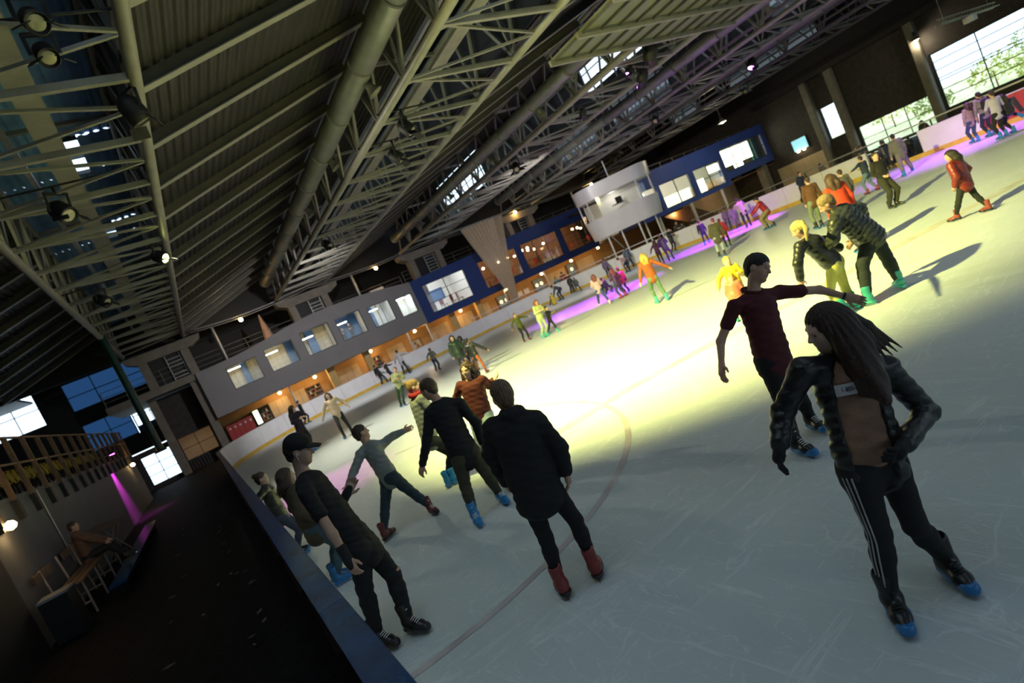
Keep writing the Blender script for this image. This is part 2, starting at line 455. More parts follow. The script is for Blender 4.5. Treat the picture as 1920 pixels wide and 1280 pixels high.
# right-hand wall: dark brick with windows looking out on a green bank
WX = 52.0
cols = [(31.2, 50, [(0, 13.6)]), (27.75, 31.2, [(0, 13.6)]), (26.1, 27.75, [(0, 2.35), (5.15, 13.6)]), (25.45, 26.1, [(0, 13.6)]), (20.15, 25.45, [(0, 0.15), (2.38, 13.6)]), (19.35, 20.15, [(0, 13.6)])]
y = 19.35
bigw = []
while y > -18:
    bigw.append((y-5.6, y)); cols.append((y-5.6, y, [(0, 0.85), (5.0, 13.6)])); cols.append((y-6.3, y-5.6, [(0, 13.6)])); y -= 6.3
cols.append((-24, y, [(0, 13.6)]))
wr = wall_cells('wall_right', 0, WX, 0.35, cols, M_dark, label='dark brick hall wall with daylight windows behind the violet-lit boards', kind='structure')
wn = 0
def wroot(loc, label):
    global wn; wn += 1
    return empty('window_%d' % wn, loc, label, 'window', kind='structure')
for a, b in bigw[:5]:
    w = wroot((WX, a, 0.85), 'tall gridded daylight window in the dark brick wall')
    glazing(0, WX+0.15, a, b, 0.85, 5.0, 2, 6, w, M_frame, M_glass, 0.09, zs=[0.94, 1.7, 2.3, 2.95, 3.15, 3.75, 4.35, 4.91])
w = wroot((WX, 20.15, 0.15), 'low wide daylight window band between two concrete columns')
glazing(0, WX+0.15, 20.15, 25.45, 0.15, 2.38, 3, 2, w, M_frame, M_glass, 0.07)
w = wroot((WX, 26.1, 2.35), 'narrow upright daylight window between two concrete columns')
glazing(0, WX+0.15, 26.1, 27.75, 2.35, 5.15, 1, 3, w, M_frame, M_glass, 0.06)
for yy, lab in ((28.1, 'slim concrete column beside the lit blue screen'), (25.9, 'slim concrete column between the narrow window and the low window band'), (19.75, 'slim concrete column between the low window band and the tall window')):
    o = empty('concrete_column', (WX-0.3, yy, 0), lab, 'column')
    prism('shaft', [(WX-0.62, yy-0.22), (WX-0.5, yy-0.3), (WX-0.05, yy-0.3), (WX-0.05, yy+0.3), (WX-0.5, yy+0.3), (WX-0.62, yy+0.22)], 2, -0.04, 7.7, M_conc, o)
    box('base_plate', (WX-0.68, yy-0.34, -0.04), (WX-0.03, yy+0.34, 0.06), M_steel, o)
box('trim_1', (WX-0.9, -24, 7.7), (WX-0.02, 33, 8.15), M_black, label='dark steel eaves beam above the concrete columns', kind='structure')
s = empty('information_screen', (WX-0.12, 30.25, 2.6), 'small glowing pale blue screen on the dark brick wall', 'screen')
box('screen_housing', (WX-0.14, 29.5, 2.6), (WX-0.01, 31.0, 3.75), M_black, s)
box('display', (WX-0.16, 29.58, 2.68), (WX-0.135, 30.92, 3.67), mat('screen_glow', (0.2, 0.5, 0.6), 0.3, emit=(0.30, 0.72, 0.85), estr=0.9, var=0.3, scale=3), s)
for k in (29.95, 30.5): lathe('screen_lamp', [(0.0, -.1), (.11, -.08), (.14, 0), (.11, .08), (0, .1)], M_warmdim, s, 10, Matrix.Translation((WX-0.3, k, 2.62)))
pn = empty('panel_wall', (WX-0.2, 28.6, 0), 'low wall of beige upright boards under the lit blue screen', 'panelling')
for k in range(11): box('board', (WX-0.14, 28.45+k*0.42, -0.04), (WX-0.05, 28.45+k*0.42+0.405, 1.9), M_beige, pn)
wb_cols = [(-16, 1, [(-.3, 13.6)])]
for k in range(8): wb_cols += [(1+6.2*k, 6.6+6.2*k, [(-.3, 3.2), (8.2, 13.6)]), (6.6+6.2*k, 7.2+6.2*k, [(-.3, 13.6)])]
wb_cols.append((50.6, 52.35, [(-.3, 13.6)]))
wall_cells('wall_back', 1, -24.3, .3, wb_cols, M_dark, label='dark rear wall of the hall with added unseen windows for fill light', kind='structure')
for k in range(8):  # unseen rear windows added for soft frontal fill daylight
    w = wroot((1+6.2*k, -24.2, 3.2), 'added unseen window for fill daylight in the rear wall of the hall')
    glazing(1, -24.15, 1+6.2*k, 6.6+6.2*k, 3.2, 8.2, 3, 2, w, M_frame, M_glass, .08)
def portal(loc, sx, sy, aim):
    d = bpy.data.lights.new('window_portal', 'AREA'); d.shape = 'RECTANGLE'; d.size = sx; d.size_y = sy
    d.cycles.is_portal = True
    o = bpy.data.objects.new('window_portal', d); COL.objects.link(o); o.location = loc
    o.rotation_euler = (Vector(aim)-Vector(loc)).to_track_quat('-Z', 'Z' if False else 'Y').to_euler()
portal((26, -24.0, 5.7), 50, 5.0, (26, 0, 5.7)); portal((WX-.05, 1, 2.9), 38, 4.2, (0, 1, 2.9)); portal((WX-.05, 22.8, 1.3), 5.3, 2.3, (0, 22.8, 1.3)); portal((-3.9, YB_-.1, 6.5), 6, 6, (-3.9, 0, 6.5))

# outdoors: grassy bank and shrubs beyond the right-hand windows
M_grass = mat('sunlight_coloured_grass', (0.78, 0.80, 0.42), 0.9, var=0.35, scale=1.4)  # base colour raised to stand in for sunlight; there is no sun lamp
gx = np.linspace(53, 95, 22); gy = np.linspace(-30, 60, 46)
v = []; f = []
rnd = random.Random(4)
for i, x in enumerate(gx):
    for j, yv in enumerate(gy):
        t = max(0, (x-56)/30)
        v.append((x, yv, -0.4+min(3.0, 5.0*t**1.3) + rnd.uniform(-.15, .15)*(t > 0)))
for i in range(21):
    for j in range(45): f.append((i*46+j, (i+1)*46+j, (i+1)*46+j+1, i*46+j+1))
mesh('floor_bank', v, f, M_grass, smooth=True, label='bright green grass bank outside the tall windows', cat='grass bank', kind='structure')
M_leaf = mat('sunlight_coloured_leaves', (0.62, 0.66, 0.20), 0.7, var=0.5, scale=2.5)  # leaf colours brightened likewise in place of sunlight
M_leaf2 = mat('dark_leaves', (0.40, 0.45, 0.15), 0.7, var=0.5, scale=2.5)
def shrub(x, y, r, h, m, label, zb):
    v = []; f = []
    rg = random.Random(int(x*31+y*7))
    for k in range(420):
        th = rg.uniform(0, 2*math.pi); cz = rg.uniform(-0.6, 1); q = math.sqrt(max(0, 1-cz*cz)); s = rg.uniform(.6, 1.0)
        c = np.array([x+r*s*q*math.cos(th), y+r*s*q*math.sin(th), zb+h*0.5+h*0.5*s*cz])
        a = unit([rg.gauss(0, 1) for _ in range(3)]); b = unit(np.cross(a, [rg.gauss(0, 1) for _ in range(3)])); l = rg.uniform(.10, .22)
        o = len(v); v += [c-a*l, c+b*l*.5, c+a*l, c-b*l*.5]; f.append((o, o+1, o+2, o+3))
    root = empty('shrub', (x, y, zb-0.1), label, 'shrub', 'shrubs on the bank outside')
    o = mesh('foliage', v, f, m, root); o['kind'] = 'stuff'
    bar('stem', (x, y, zb-0.3), (x, y, zb+h*.5), .12, .12, M_wood, root, 'cyl6')
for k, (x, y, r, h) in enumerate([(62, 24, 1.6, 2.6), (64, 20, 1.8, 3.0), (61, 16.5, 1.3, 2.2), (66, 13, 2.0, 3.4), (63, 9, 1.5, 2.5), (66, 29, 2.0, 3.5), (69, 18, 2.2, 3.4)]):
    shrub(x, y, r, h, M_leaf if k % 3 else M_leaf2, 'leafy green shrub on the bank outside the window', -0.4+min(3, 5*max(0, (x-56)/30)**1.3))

# ------------------------------------------------------------------ left side: concrete wall, stand and walkway
wl = wall_cells('wall_left', 0, -3.7, 0.2, [(12.7, 37.5, [(-0.04, 2.65)])], M_wallgrey, label='grey concrete wall below the stand beside the walkway', kind='structure')
box('wall_pilaster', (-4.2, 2, -0.04), (-3.42, 12.68, 2.65), M_black, label='black painted wall section next to the litter bin', kind='structure')
bar('pipe', (-3.48, 17.0, 0.75), (-3.48, 17.0, 2.6), 0.04, 0.04, M_steel, wl, 'cyl8')
deck = box('floor_stand', (-14, 12.7, 2.45), (-3.5, 37.5, 2.62), M_conc, label='concrete deck of the raised stand', kind='structure')
for k in range(1, 4):
    box('step', (-14, 12.7, 2.62), (-4.9-1.0*k, 37.5, 2.62+0.32*k), M_conc, deck)
sr = empty('stand_railing', (-3.6, 13, 2.3), 'brown upright slat railing along the raised stand', 'railing')
for k in range(17):
    yy = 13.6+1.45*k
    bar('railing_post', (-3.45, yy, 2.2), (-3.45, yy, 3.92), 0.10, 0.05, M_timber, sr)
    box('fixing_plate', (-3.5, yy-0.10, 2.15), (-3.40, yy+0.10, 2.55), M_black, sr)
for z in (3.92, 3.3): bar('rail', (-3.45, 13, z), (-3.45, 37.4, z), 0.05, 0.04, M_timber, sr)
M_seat = mat('yellow_seat_plastic', (0.42, 0.30, 0.03), 0.45, var=0.15, scale=5)
def seat_mesh():
    v = []; f = []
    prof = [(0.42, 0.40), (0.40, 0.43), (0.05, 0.40), (0.0, 0.44), (-0.06, 0.80), (-0.10, 0.82)]
    w = [.2, .22, .22, .22, .21, .19]
    for (x, z), q in zip(prof, w):
        for t in (-1, -.5, 0, .5, 1): v.append((x-0.03*(1-t*t), t*q, z-0.02*(1-t*t)))
    for i in range(len(prof)-1):
        for j in range(4): f.append((i*5+j, i*5+j+1, (i+1)*5+j+1, (i+1)*5+j))
    me = bpy.data.meshes.new('seat_shell'); me.from_pydata(v, [], f); me.materials.append(M_seat)
    for p in me.polygons: p.use_smooth = True
    return me
SM = seat_mesh()
for r in range(2):
    for k in range(40):
        yy = 13.4+0.58*k; xx = -4.6-1.0*r; zz = 2.62+0.32*r
        o = link('stadium_seat', SM, None, Matrix.Translation((xx, yy, zz)))
        finish(o, ['yellow plastic seat in the front row behind the brown railing', 'yellow plastic seat in the second row behind the brown railing'][r], 'seat', 'yellow stand seats row %d' % (r+1))
        lp = bar('seat_bracket', (xx+0.12, yy, zz-0.02), (xx+0.12, yy, zz+0.40), 0.06, 0.04, M_black, o)

box('wall_stand', (-16.3, -24.3, -.3), (-16, 50.3, 13.6), M_dark, label='dark side wall behind the raised stand', kind='structure')
# back wall at the far left with blue-filmed windows and glazed doors
YB = 50.0
fw = wall_cells('wall_far', 1, YB, 0.3, [(-16, -10.9, [(-0.04, 9.7)]), (-10.9, -8.0, [(-.04, 6.85), (9.4, 9.7)]), (-8.0, -6.45, [(-.04, 9.7)]), (-6.45, -5.4, [(-.04, 3.9), (5.95, 6.95), (9.1, 9.7)]), (-5.4, -1.9, [(2.6, 3.9), (5.95, 6.95), (9.1, 9.7)]), (-1.9, -1.2, [(-.04, 3.9), (5.95, 6.95), (9.1, 9.7)]), (-1.2, 52, [(-.04, 9.7)])], M_black, label='black far wall behind the buildings', kind='structure')
w = wroot((-9.4, YB, 6.85), 'upper daylight window at the far end behind the stand')
glazing(1, YB+.1, -10.9, -8.0, 6.85, 9.4, 2, 2, w, M_frame, M_glass, .08)
w = wroot((-4, YB, 6.95), 'upper blue-filmed window row behind the green pole')
glazing(1, YB+.1, -6.45, -1.2, 6.95, 9.1, 3, 2, w, M_frame, M_glassblue, .09)
w = wroot((-4, YB, 3.9), 'lower blue-filmed window beside the bright pane behind the green pole')
glazing(1, YB+.1, -6.45, -3.55, 3.9, 5.95, 2, 2, w, M_frame, M_glassblue, .08)
glazing(1, YB+.1, -3.5, -1.2, 4.3, 5.95, 2, 2, w, M_frame, M_glass, .08)
box('window_panel', (-3.5, YB+.05, 3.9), (-1.2, YB+.15, 4.3), M_navy, w)
lo = wall_cells('wall_end', 1, 44.0, 0.25, [(-6, -3.8, [(-.04, 2.5)]), (-3.8, -2.0, [(-.04, .2), (2.2, 2.5)]), (-2.0, -1.5, [(-.04, 5.2)]), (-1.5, 0.6, [(-.04, .7), (2.35, 5.2)]), (0.6, 1.2, [(-.04, 5.2)])], M_dark, label='dark end wall with glazed doors beyond the walkway', kind='structure')
d = empty('door_1', (-2.9, 44, 0), 'glazed door full of daylight at the far end of the walkway', 'door', kind='structure')
glazing(1, 44.1, -3.8, -2.0, .2, 2.2, 2, 3, d, M_frame, M_glass, .07, 'door_frame', 'door_pane')
d = empty('door_2', (-0.45, 44, 0), 'warm-lit glazed door near the red lockers', 'door', kind='structure')
glazing(1, 44.1, -1.5, .6, .7, 2.35, 2, 2, d, M_frame, M_glass, .06, 'door_frame', 'door_pane')
for k in range(11): bar('grille_bar', (-1.4+.19*k, 43.9, -.04), (-1.4+.19*k, 43.9, .7), .05, .03, M_frame, d)
vr = empty('vestibule', (-0.5, 46, 0), 'cream lit vestibule seen through the glazed door', 'room')
box('vestibule_wall', (-1.9, 48.6, -.04), (1.1, 48.7, 2.6), M_room, vr); box('vestibule_ceiling', (-1.9, 44.3, 2.55), (1.1, 48.6, 2.62), M_room, vr)
box('vestibule_side', (-1.95, 44.3, -.04), (-1.88, 48.6, 2.55), M_ochre, vr); box('ceiling_lamp', (-.7, 45.8, 2.48), (.3, 46.6, 2.54), mat('amber_panel_lamp', (1, .8, .5), .5, emit=(1, .62, .3), estr=6), vr)
for xx, lab in ((-1.75, 'grey concrete column beside the warm-lit glazed door'), (0.9, 'grey concrete column at the corner of the grey building nearest the walkway')):
    o = empty('concrete_column', (xx, 43, 0), lab, 'column')
    box('shaft', (xx-.24, 42.4 if xx > 0 else 43.4, -.04), (xx+.24, 42.9 if xx > 0 else 43.95, 5.3), M_conc, o)
    box('column_head', (xx-.32, 42.3 if xx > 0 else 43.3, 5.3), (xx+.32, 43 if xx > 0 else 44, 5.45), M_conc, o)
plat = box('floor_gallery', (-4, 42.2, 5.3), (1.15, 50, 5.75), M_conc, label='dark concrete gallery slab adjoining the grey building', kind='structure')
gp = empty('green_pole', (-1.9, 33, 2.1), 'dark green padded pole hanging from the truss before the blue-filmed windows', 'pole')
bar('shaft', (-1.9, 33, 2.2), (-1.9, 33, 8.2), .34, .34, mat('green_paint', (0.004, 0.05, 0.035), .4, var=.2), gp, 'cyl12')
box('end_plate', (-2.15, 32.75, 2.1), (-1.65, 33.25, 2.2), M_black, gp)
# ------------------------------------------------------------------ roof: saw-tooth decks on purlins, prismatic trusses, clerestory glass
PIT, ZB, ZT = 9.75, 8.2, 10.45
YA, YE = -6.0, 44.0
def xl(i): return -1.95 + PIT*i - 0.17*min(i, 1)
def xr(i): return 1.53 + PIT*i
def corrugated(name, xa, za, xb, zb, ya, yb, m, parent=None, pitch=0.22, amp=0.035, **kw):
    n = max(2, int(abs(xb-xa)/pitch)); v = []; f = []
    for k in range(n*4+1):
        t = k/(n*4); o = (0, amp, amp, 0)[k % 4]
        for yy in (ya, yb): v.append((xa+(xb-xa)*t, yy, za+(zb-za)*t+o))
    for k in range(n*4): f.append((2*k, 2*k+1, 2*k+3, 2*k+2))
    return mesh(name, v, f, m, parent, **kw)
M_deckblue = mat('daylight_tinted_deck', (0.15, 0.32, 0.55), 0.6, var=0.15, scale=2)  # bluish daylight on this deck is put into its base colour
for i in range(-1, 5):
    x_a, x_b = xr(i), xl(i+1)
    c = corrugated('ceiling_deck', x_a-0.1, ZB+0.28, x_b+0.15, ZB+0.28+0.33*(x_b-x_a+0.1), YA, YE, M_roof, kind='structure',
                   label='sloping corrugated roof deck on purlins between two trusses')
    sl = 0.33
    for k in range(21):
        yy = YA+0.6+2.42*k
        p = (x_a, yy, ZB+0.14); q = (x_b+0.1, yy, ZB+0.14+sl*(x_b-x_a+0.1))
        bar('purlin', p, q, 0.13, 0.24, M_purlin, c)
        bar('purlin_flange', (p[0], p[1]-.0, p[2]-.13), (q[0], q[1], q[2]-.13), 0.20, 0.025, M_truss, c)
    if i == 4: continue
# glass panels of the clerestory and rooflights: (truss index, y0, y1)
GLASS = {0: [], 1: [], 2: [(16.8, 21.0), (32.0, 39.0), (8, 10)], 3: [(24, 29.5), (31.5, 36.0), (14, 17)], 4: [(20, 27), (30, 33)], 5: []}
for i in range(0, 6):
    zc = ZT+(0.35 if i == 0 else 0.8)
    a, b = xl(i)-0.05, xr(i)+0.12
    c = None
    # top deck over the truss, with a rooflight slot over the walkway-side truss
    spans = [(YA, YE)]
    if i == 0: spans = [(7.0, 18.3), (20.6, 25.6), (27.2, YE)]
    if i in (1, 2, 3): spans = [(7.0, YE)]
    if i > 3: zc = ZT+2.6
    if i < 4:  # out-of-view rooflights added so daylight falls on the near ice
        w = wroot((a, YA, zc), 'added unseen rooflight for fill daylight over the near end of the roof ridge')
        for t in np.linspace(YA, 7.0, 6): box('window_frame', (a, t-.04, zc-.08), (b, t+.04, zc+.08), M_frame, w)
        for k in range(5):
            t0, t1 = np.linspace(YA, 7.0, 6)[k:k+2]; box('window_pane', (a, t0, zc), (b, t1, zc+.01), M_glass, w)
        portal(((a+b)/2, (YA+7)/2, zc-.02), b-a, 13.0, ((a+b)/2, (YA+7)/2, 0))
    for (s0, s1) in spans:
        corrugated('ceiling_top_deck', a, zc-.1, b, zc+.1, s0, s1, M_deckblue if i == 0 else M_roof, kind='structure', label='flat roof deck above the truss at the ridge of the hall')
    if i == 0:
        for s0, s1 in ((18.3, 20.6), (25.6, 27.2)):
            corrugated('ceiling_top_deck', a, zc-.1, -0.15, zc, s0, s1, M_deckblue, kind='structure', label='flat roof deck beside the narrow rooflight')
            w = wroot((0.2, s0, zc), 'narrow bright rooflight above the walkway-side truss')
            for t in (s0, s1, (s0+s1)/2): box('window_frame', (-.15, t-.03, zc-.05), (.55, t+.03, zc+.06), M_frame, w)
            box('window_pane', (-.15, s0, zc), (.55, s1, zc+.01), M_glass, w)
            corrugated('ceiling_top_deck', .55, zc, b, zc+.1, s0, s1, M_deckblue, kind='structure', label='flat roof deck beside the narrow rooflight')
    z0 = ZB+0.3
    cuts = sorted(GLASS[i]); spansy = []; y = YA
    for (g0, g1) in cuts: spansy.append((y, g0)); y = g1
    spansy.append((y, YE))
    cells = [(s0, s1, [(z0, zc+.1)]) for s0, s1 in spansy] + [(g0, g1, [(z0, ZB+0.7)]) for g0, g1 in cuts]
    wall_cells('wall_clerestory', 0, xr(i)+0.1, 0.08, cells, M_black, kind='structure', label='dark upstand wall closing the side of the roof ridge')
    for g0, g1 in cuts:
        w = wroot((xr(i)+.1, g0, ZB+1), 'bright clerestory window high in the roof ridge')
        glazing(0, xr(i)+.14, g0, g1, ZB+0.7, zc+.05, 2, 2, w, M_frame, M_glass, .06)
    if i > 3:
        wall_cells('wall_clerestory', 0, xl(i)-0.1, 0.08, [(YA, YE, [(ZB+2.1, zc)])], M_black, kind='structure', label='dark upstand wall closing the side of the roof ridge')
# gable infill at the far end of the hall under the roof
for i in range(6): box('wall_gable', (xl(i)-.2, 44.0, 10.9), (xr(i)+.25, 44.2, 11.4 if i < 4 else 13.2), M_black, label='black gable infill at the end of a roof ridge', kind='structure')
box('wall_gable', (-16, 44.0, 8.35), (52, 44.2, 10.95), M_black, label='black gable wall under the far end of the roof', kind='structure')
for nm, lo_, hi_ in (('ceiling_outer', (-16, 7, 8.6), (-8.2, 50.3, 8.75)), ('ceiling_outer', (50.3, 7, 9.5), (52.4, 44.4, 9.7)), ('ceiling_outer', (-16, 44.4, 9.7), (52.4, 50.3, 9.85)), ('ceiling_outer', (-16, -24.3, 11.5), (52.4, YA, 11.7)), ('ceiling_outer', (xr(3)+.2, YA, 13.6), (52.4, 7, 13.8)), ('ceiling_outer', (-16, YA, 11.5), (xl(0)-.1, 7, 11.7))):
    box(nm, lo_, hi_, M_black, label='black outer roof skin', kind='structure')
for i in range(0, 3): box('ceiling_outer', (xr(i)+.2, YA, 11.5), (xl(i+1)-.1, 7, 11.7), M_black, label='black outer roof skin', kind='structure')
box('wall_ridge', (-16, 6.95, 10.75), (xr(3)+.2, 7.05, 13.6), M_black, label='black upstand above the near roof ridges', kind='structure')
box('wall_ridge', (-16, YA-.1, 8.3), (52.4, YA, 11.5), M_black, label='black upstand above the near roof ridges', kind='structure')

TNAMES = ['walkway-side roof truss above the walkway barrier', 'roof truss beside the broad spiral duct', 'roof truss carrying the pair of violet stage lights', 'roof truss with the single violet stage light', 'roof truss above the white round control room', 'roof truss nearest the dark brick window wall']
for i in range(0, 5):
    T = empty('roof_truss', ((xl(i)+xr(i))/2, YA, ZB), 'grey tubular steel ' + TNAMES[i], 'truss')
    L, R = xl(i), xr(i)
    mt = M_truss if i < 4 else M_trussd
    ytop = 41.8
    bar('bottom_chord', (L, YA, ZB), (L, ytop, ZB), 0.24, 0.24, mt, T, 'cyl12')
    bar('bottom_chord', (R, YA, ZB), (R, ytop, ZB), 0.24, 0.24, mt, T, 'cyl12')
    bar('top_chord', (L+.25, YA, ZT), (L+.25, ytop, ZT), 0.2, 0.2, mt, T, 'cyl10')
    bar('top_chord', (R-.1, YA, ZT), (R-.1, ytop, ZT), 0.2, 0.2, mt, T, 'cyl10')
    bar('cable_tray', (L+1.9, YA, ZB+0.75), (L+1.9, ytop, ZB+0.75), 0.45, 0.06, M_truss, T)
    bar('cable_tray', (L+1.2, YA, ZB+1.25), (L+1.2, ytop, ZB+1.25), 0.12, 0.12, M_steel, T)
    step = 2.35
    ny = int((ytop-YA)/step)
    for k in range(ny):
        y0 = YA+0.4+step*k; y1 = y0+step; ym = y0+step/2
        if y0 < 2 and i < 2 or y0 < 4: continue
        # bottom lacing: a strut and two diagonals fanning from each node of the left chord
        bar('lacing_strut', (L, y0, ZB), (R, y0+.1, ZB), 0.10, 0.13, mt, T)
        bar('lacing_diagonal', (L, y0, ZB), (R, ym, ZB), 0.06, 0.06, mt, T)
        bar('lacing_diagonal', (R, ym, ZB), (L, y1, ZB), 0.06, 0.06, mt, T)
        mesh('gusset_plate', [(L+.1, y0-.16, ZB-.01), (L+.1, y0+.3, ZB-.01), (L+.5, y0+.08, ZB-.01), (L+.1, y0-.16, ZB+.02), (L+.1, y0+.3, ZB+.02), (L+.5, y0+.08, ZB+.02)],
             [(2, 1, 0), (3, 4, 5), (0, 1, 4, 3), (1, 2, 5, 4), (2, 0, 3, 5)], mt, T)
        # side webs
        for xb_, xt_ in ((L, L+.25), (R, R-.1)):
            bar('web_diagonal', (xb_, y0, ZB), (xt_, ym, ZT), 0.10, 0.10, mt, T)
            bar('web_diagonal', (xt_, ym, ZT), (xb_, y1, ZB), 0.08, 0.08, mt, T)
            bar('web_post', (xb_, y0, ZB), (xt_, y0, ZT), 0.07, 0.07, mt, T)
        if k % 3 == 0: bar('top_strut', (L+.25, ym, ZT), (R-.1, ym, ZT), 0.10, 0.10, mt, T)

# spiral ducts hung along the trusses
def duct(i, x, z, r, m, label):
    D = empty('ventilation_duct', (x, YA, z), label, 'duct')
    ys = np.arange(YA, 41.5, 2.9)
    for k in range(len(ys)-1):
        bar('duct_section', (x, ys[k], z), (x, ys[k+1]-.02, z), 2*r, 2*r, m, D, 'cyl24')
        bar('joint_ring', (x, ys[k+1]-.05, z), (x, ys[k+1]+.03, z), 2*r+.05, 2*r+.05, M_truss, D, 'cyl24')
    for y in np.arange(4.4, 40, 5.2):
        a = np.array([x+.12, y, z-.25]); dirn = unit([.45, -.1, -1])
        lathe('nozzle', [(.10, 0), (.12, .18), (.16, .30), (.22, .38), (.235, .40), (.20, .395), (.12, .2)], M_truss, D, 18, frame_at(a, dirn))
    return D
duct(0, 7.25, 9.35, 0.34, M_duct, 'broad greenish spiral duct with round nozzles under the sloping roof deck')
duct(1, xl(2)-.45, 9.15, 0.30, M_duct, 'grey spiral duct running beside the truss with the pair of violet lights')
duct(2, xl(3)-.45, 9.15, 0.30, M_duct, 'grey spiral duct beside the truss with the single violet light')
duct(3, xl(4)-.45, 9.15, 0.30, M_duct, 'grey spiral duct nearest the dark brick window wall')

# ------------------------------------------------------------------ stage lights and lamps on the trusses
M_lens = {'violet': mat('violet_lens', (.6, .2, .9), .3, emit=(0.62, 0.16, 1.0), estr=26), 'magenta': mat('magenta_lens', (.9, .2, .7), .3, emit=(1.0, 0.10, 0.85), estr=26),
          'yellow': mat('yellow_lens', (1, 1, .5), .3, emit=(0.85, 1.0, 0.22), estr=60), 'white': mat('halide_lens', (1, 1, .9), .3, emit=(1.0, 0.86, 0.55), estr=26),
          'off': mat('dull_lens', (0.45, 0.42, 0.25), .2, var=.3, scale=8)}
def stage_light(loc, aim, size, lens, label, tz=ZB):
    loc = np.array(loc, float); d = unit(np.array(aim, float)-loc)
    o = empty('stage_light', tuple(loc), label, 'stage light')
    r = size*.5
    lathe('lamp_housing', [(0, -.9*size), (.6*r, -.88*size), (.95*r, -.6*size), (r, -.1*size), (r, .28*size), (r*.9, .3*size), (r*.85, .22*size)], M_black, o, 16, frame_at(loc, d))
    lathe('lens', [(0, .17*size), (.84*r, .17*size), (.84*r, .2*size), (.5*r, .24*size), (0, .25*size)], M_lens[lens], o, 16, frame_at(loc, d))
    s = unit(np.cross(d, [0, 0, 1])) if abs(d[2]) < .98 else np.array([1.0, 0, 0])
    top = np.array([loc[0], loc[1], loc[2]+size*1.1])
    for k in (-1, 1): bar('yoke', loc+s*k*(r+.03)-d*.25*size, top+s*k*(r+.03), .05, .04, M_black, o)
    bar('yoke', top-s*(r+.05), top+s*(r+.05), .05, .05, M_black, o)
    bar('clamp', top, (top[0], top[1], tz+.16), .06, .06, M_black, o)
    ti = int(np.clip(round((loc[0]-0)/PIT), 0, 4)); bar('mounting_bar', (min(xl(ti), loc[0])-.1, loc[1], tz+.15), (max(xr(ti), loc[0])+.1, loc[1], tz+.15), .05, .05, M_black, o, 'cyl8')
    for k in (-1, 1):
        a = loc+d*.29*size
        bar('barn_door', a+s*k*r, a+s*k*r*1.5+d*.45*size, size*.7, .015, M_black, o)
    return o
stage_light((1.25, 20.68, 7.7), (9.5, 14.5, 0), .40, 'yellow', 'glowing yellow-green stage flood under the walkway-side truss')
stage_light((1.35, 6.9, 7.9), (9, 10, 0), .36, 'yellow', 'yellow stage flood under the walkway-side truss close to the walkway')
stage_light((1.35, 11.3, 7.7), (4, 13, 0), .40, 'off', 'black unlit round stage lamp on the rink-side chord of the walkway-side truss')
stage_light((0.45, 8.75, 7.9), (1.4, 3.0, 2), .30, 'off', 'unlit square-faced stage lamp beside the first lattice strut')
stage_light((0.42, 9.35, 7.8), (1.0, 4.5, 1.5), .28, 'off', 'unlit hooded stage lamp hanging over the first lattice strut')
stage_light((17.95, 14.3, 7.75), (17, 20, 0), .50, 'magenta', 'stage light glowing pink above a pair of violet lamps')
stage_light((19.5, 16.3, 7.7), (17, 21, 0), .45, 'violet', 'stage light glowing violet-white under the middle truss')
stage_light((18.6, 16.0, 8.0), (14, 18, 0), .30, 'violet', 'small violet lamp strip beside the violet-white stage light')
stage_light((18.8, 19.4, 7.9), (17, 24, 0), .32, 'violet', 'small blue-violet stage light further along the middle truss')
stage_light((31.4, 19.2, 7.8), (26, 20, 0), .50, 'violet', 'single violet stage light above the straight boards')
stage_light((28.0, 9.2, 7.8), (26.5, 10, 0), .45, 'violet', 'violet stage light above the straight boards')
ws = empty('wall_washer', (-3.2, 28.4, 2.8), 'small magenta wall washer fixed to the foot of the stand railing', 'lamp')
box('housing', (-3.28, 28.3, 2.86), (-3.08, 28.5, 2.98), M_black, ws); box('lens', (-3.26, 28.32, 2.85), (-3.10, 28.48, 2.862), M_lens['magenta'], ws); bar('bracket', (-3.46, 28.4, 2.93), (-3.2, 28.4, 2.93), .05, .03, M_black, ws)
for (x, y, tx, ty, lab) in ((8.3, 15.3, 12, 12, 'big black stage lamp on the truss beside the broad duct'), (8.75, 17.6, 14, 15, 'black stage lamp with pale lens below the big black lamp'), (18.05, 24.5, 14, 20, 'black stage lamp beyond the violet lights on the middle truss'), (8.3, 27.5, 12, 22, 'black stage lamp at the far end of the truss beside the broad duct'), (-.4, 15.0, 4, 10, 'black stage lamp under the rooflight of the walkway-side truss'), (-.8, 24.0, 5, 20, 'black stage lamp far along the walkway-side truss'), (28.4, 24.0, 20, 20, 'black stage lamp on the truss with the single violet light'), (37.6, 24.0, 30, 20, 'black stage lamp above the brighter blue building')):
    stage_light((x, y, 7.72), (tx, ty, 0), .42, 'off', lab)
def halide(loc, tz, label, pw=0):
    o = empty('halide_lamp', tuple(loc), label, 'lamp')
    lathe('reflector', [(.08, .34), (.12, .30), (.30, .06), (.34, 0), (.31, .02), (.10, .26)], M_steel, o, 18, Matrix.Translation(Vector(loc)))
    lathe('bulb', [(0, -.05), (.10, -.03), (.16, .05), (.10, .16), (0, .2)], M_lens['white'], o, 14, Matrix.Translation(Vector(loc)))
    bar('ballast', (loc[0], loc[1], loc[2]+.34), (loc[0], loc[1], loc[2]+.62), .2, .2, M_black, o, 'cyl12')
    bar('hanger', (loc[0], loc[1], loc[2]+.62), (loc[0], loc[1], tz), .03, .03, M_steel, o, 'cyl6')
    if pw: lamp('POINT', 'halide_glow', (loc[0], loc[1], loc[2]-.25), pw, (1, .85, .55), size=.15)
halide((40.5, 28.5, 7.0), 8.2, 'warm halide lamp hanging above the brighter blue building', 260)
halide((51.2, 19.4, 6.3), 7.7, 'warm halide lamp hanging before the concrete column by the tall window', 120)
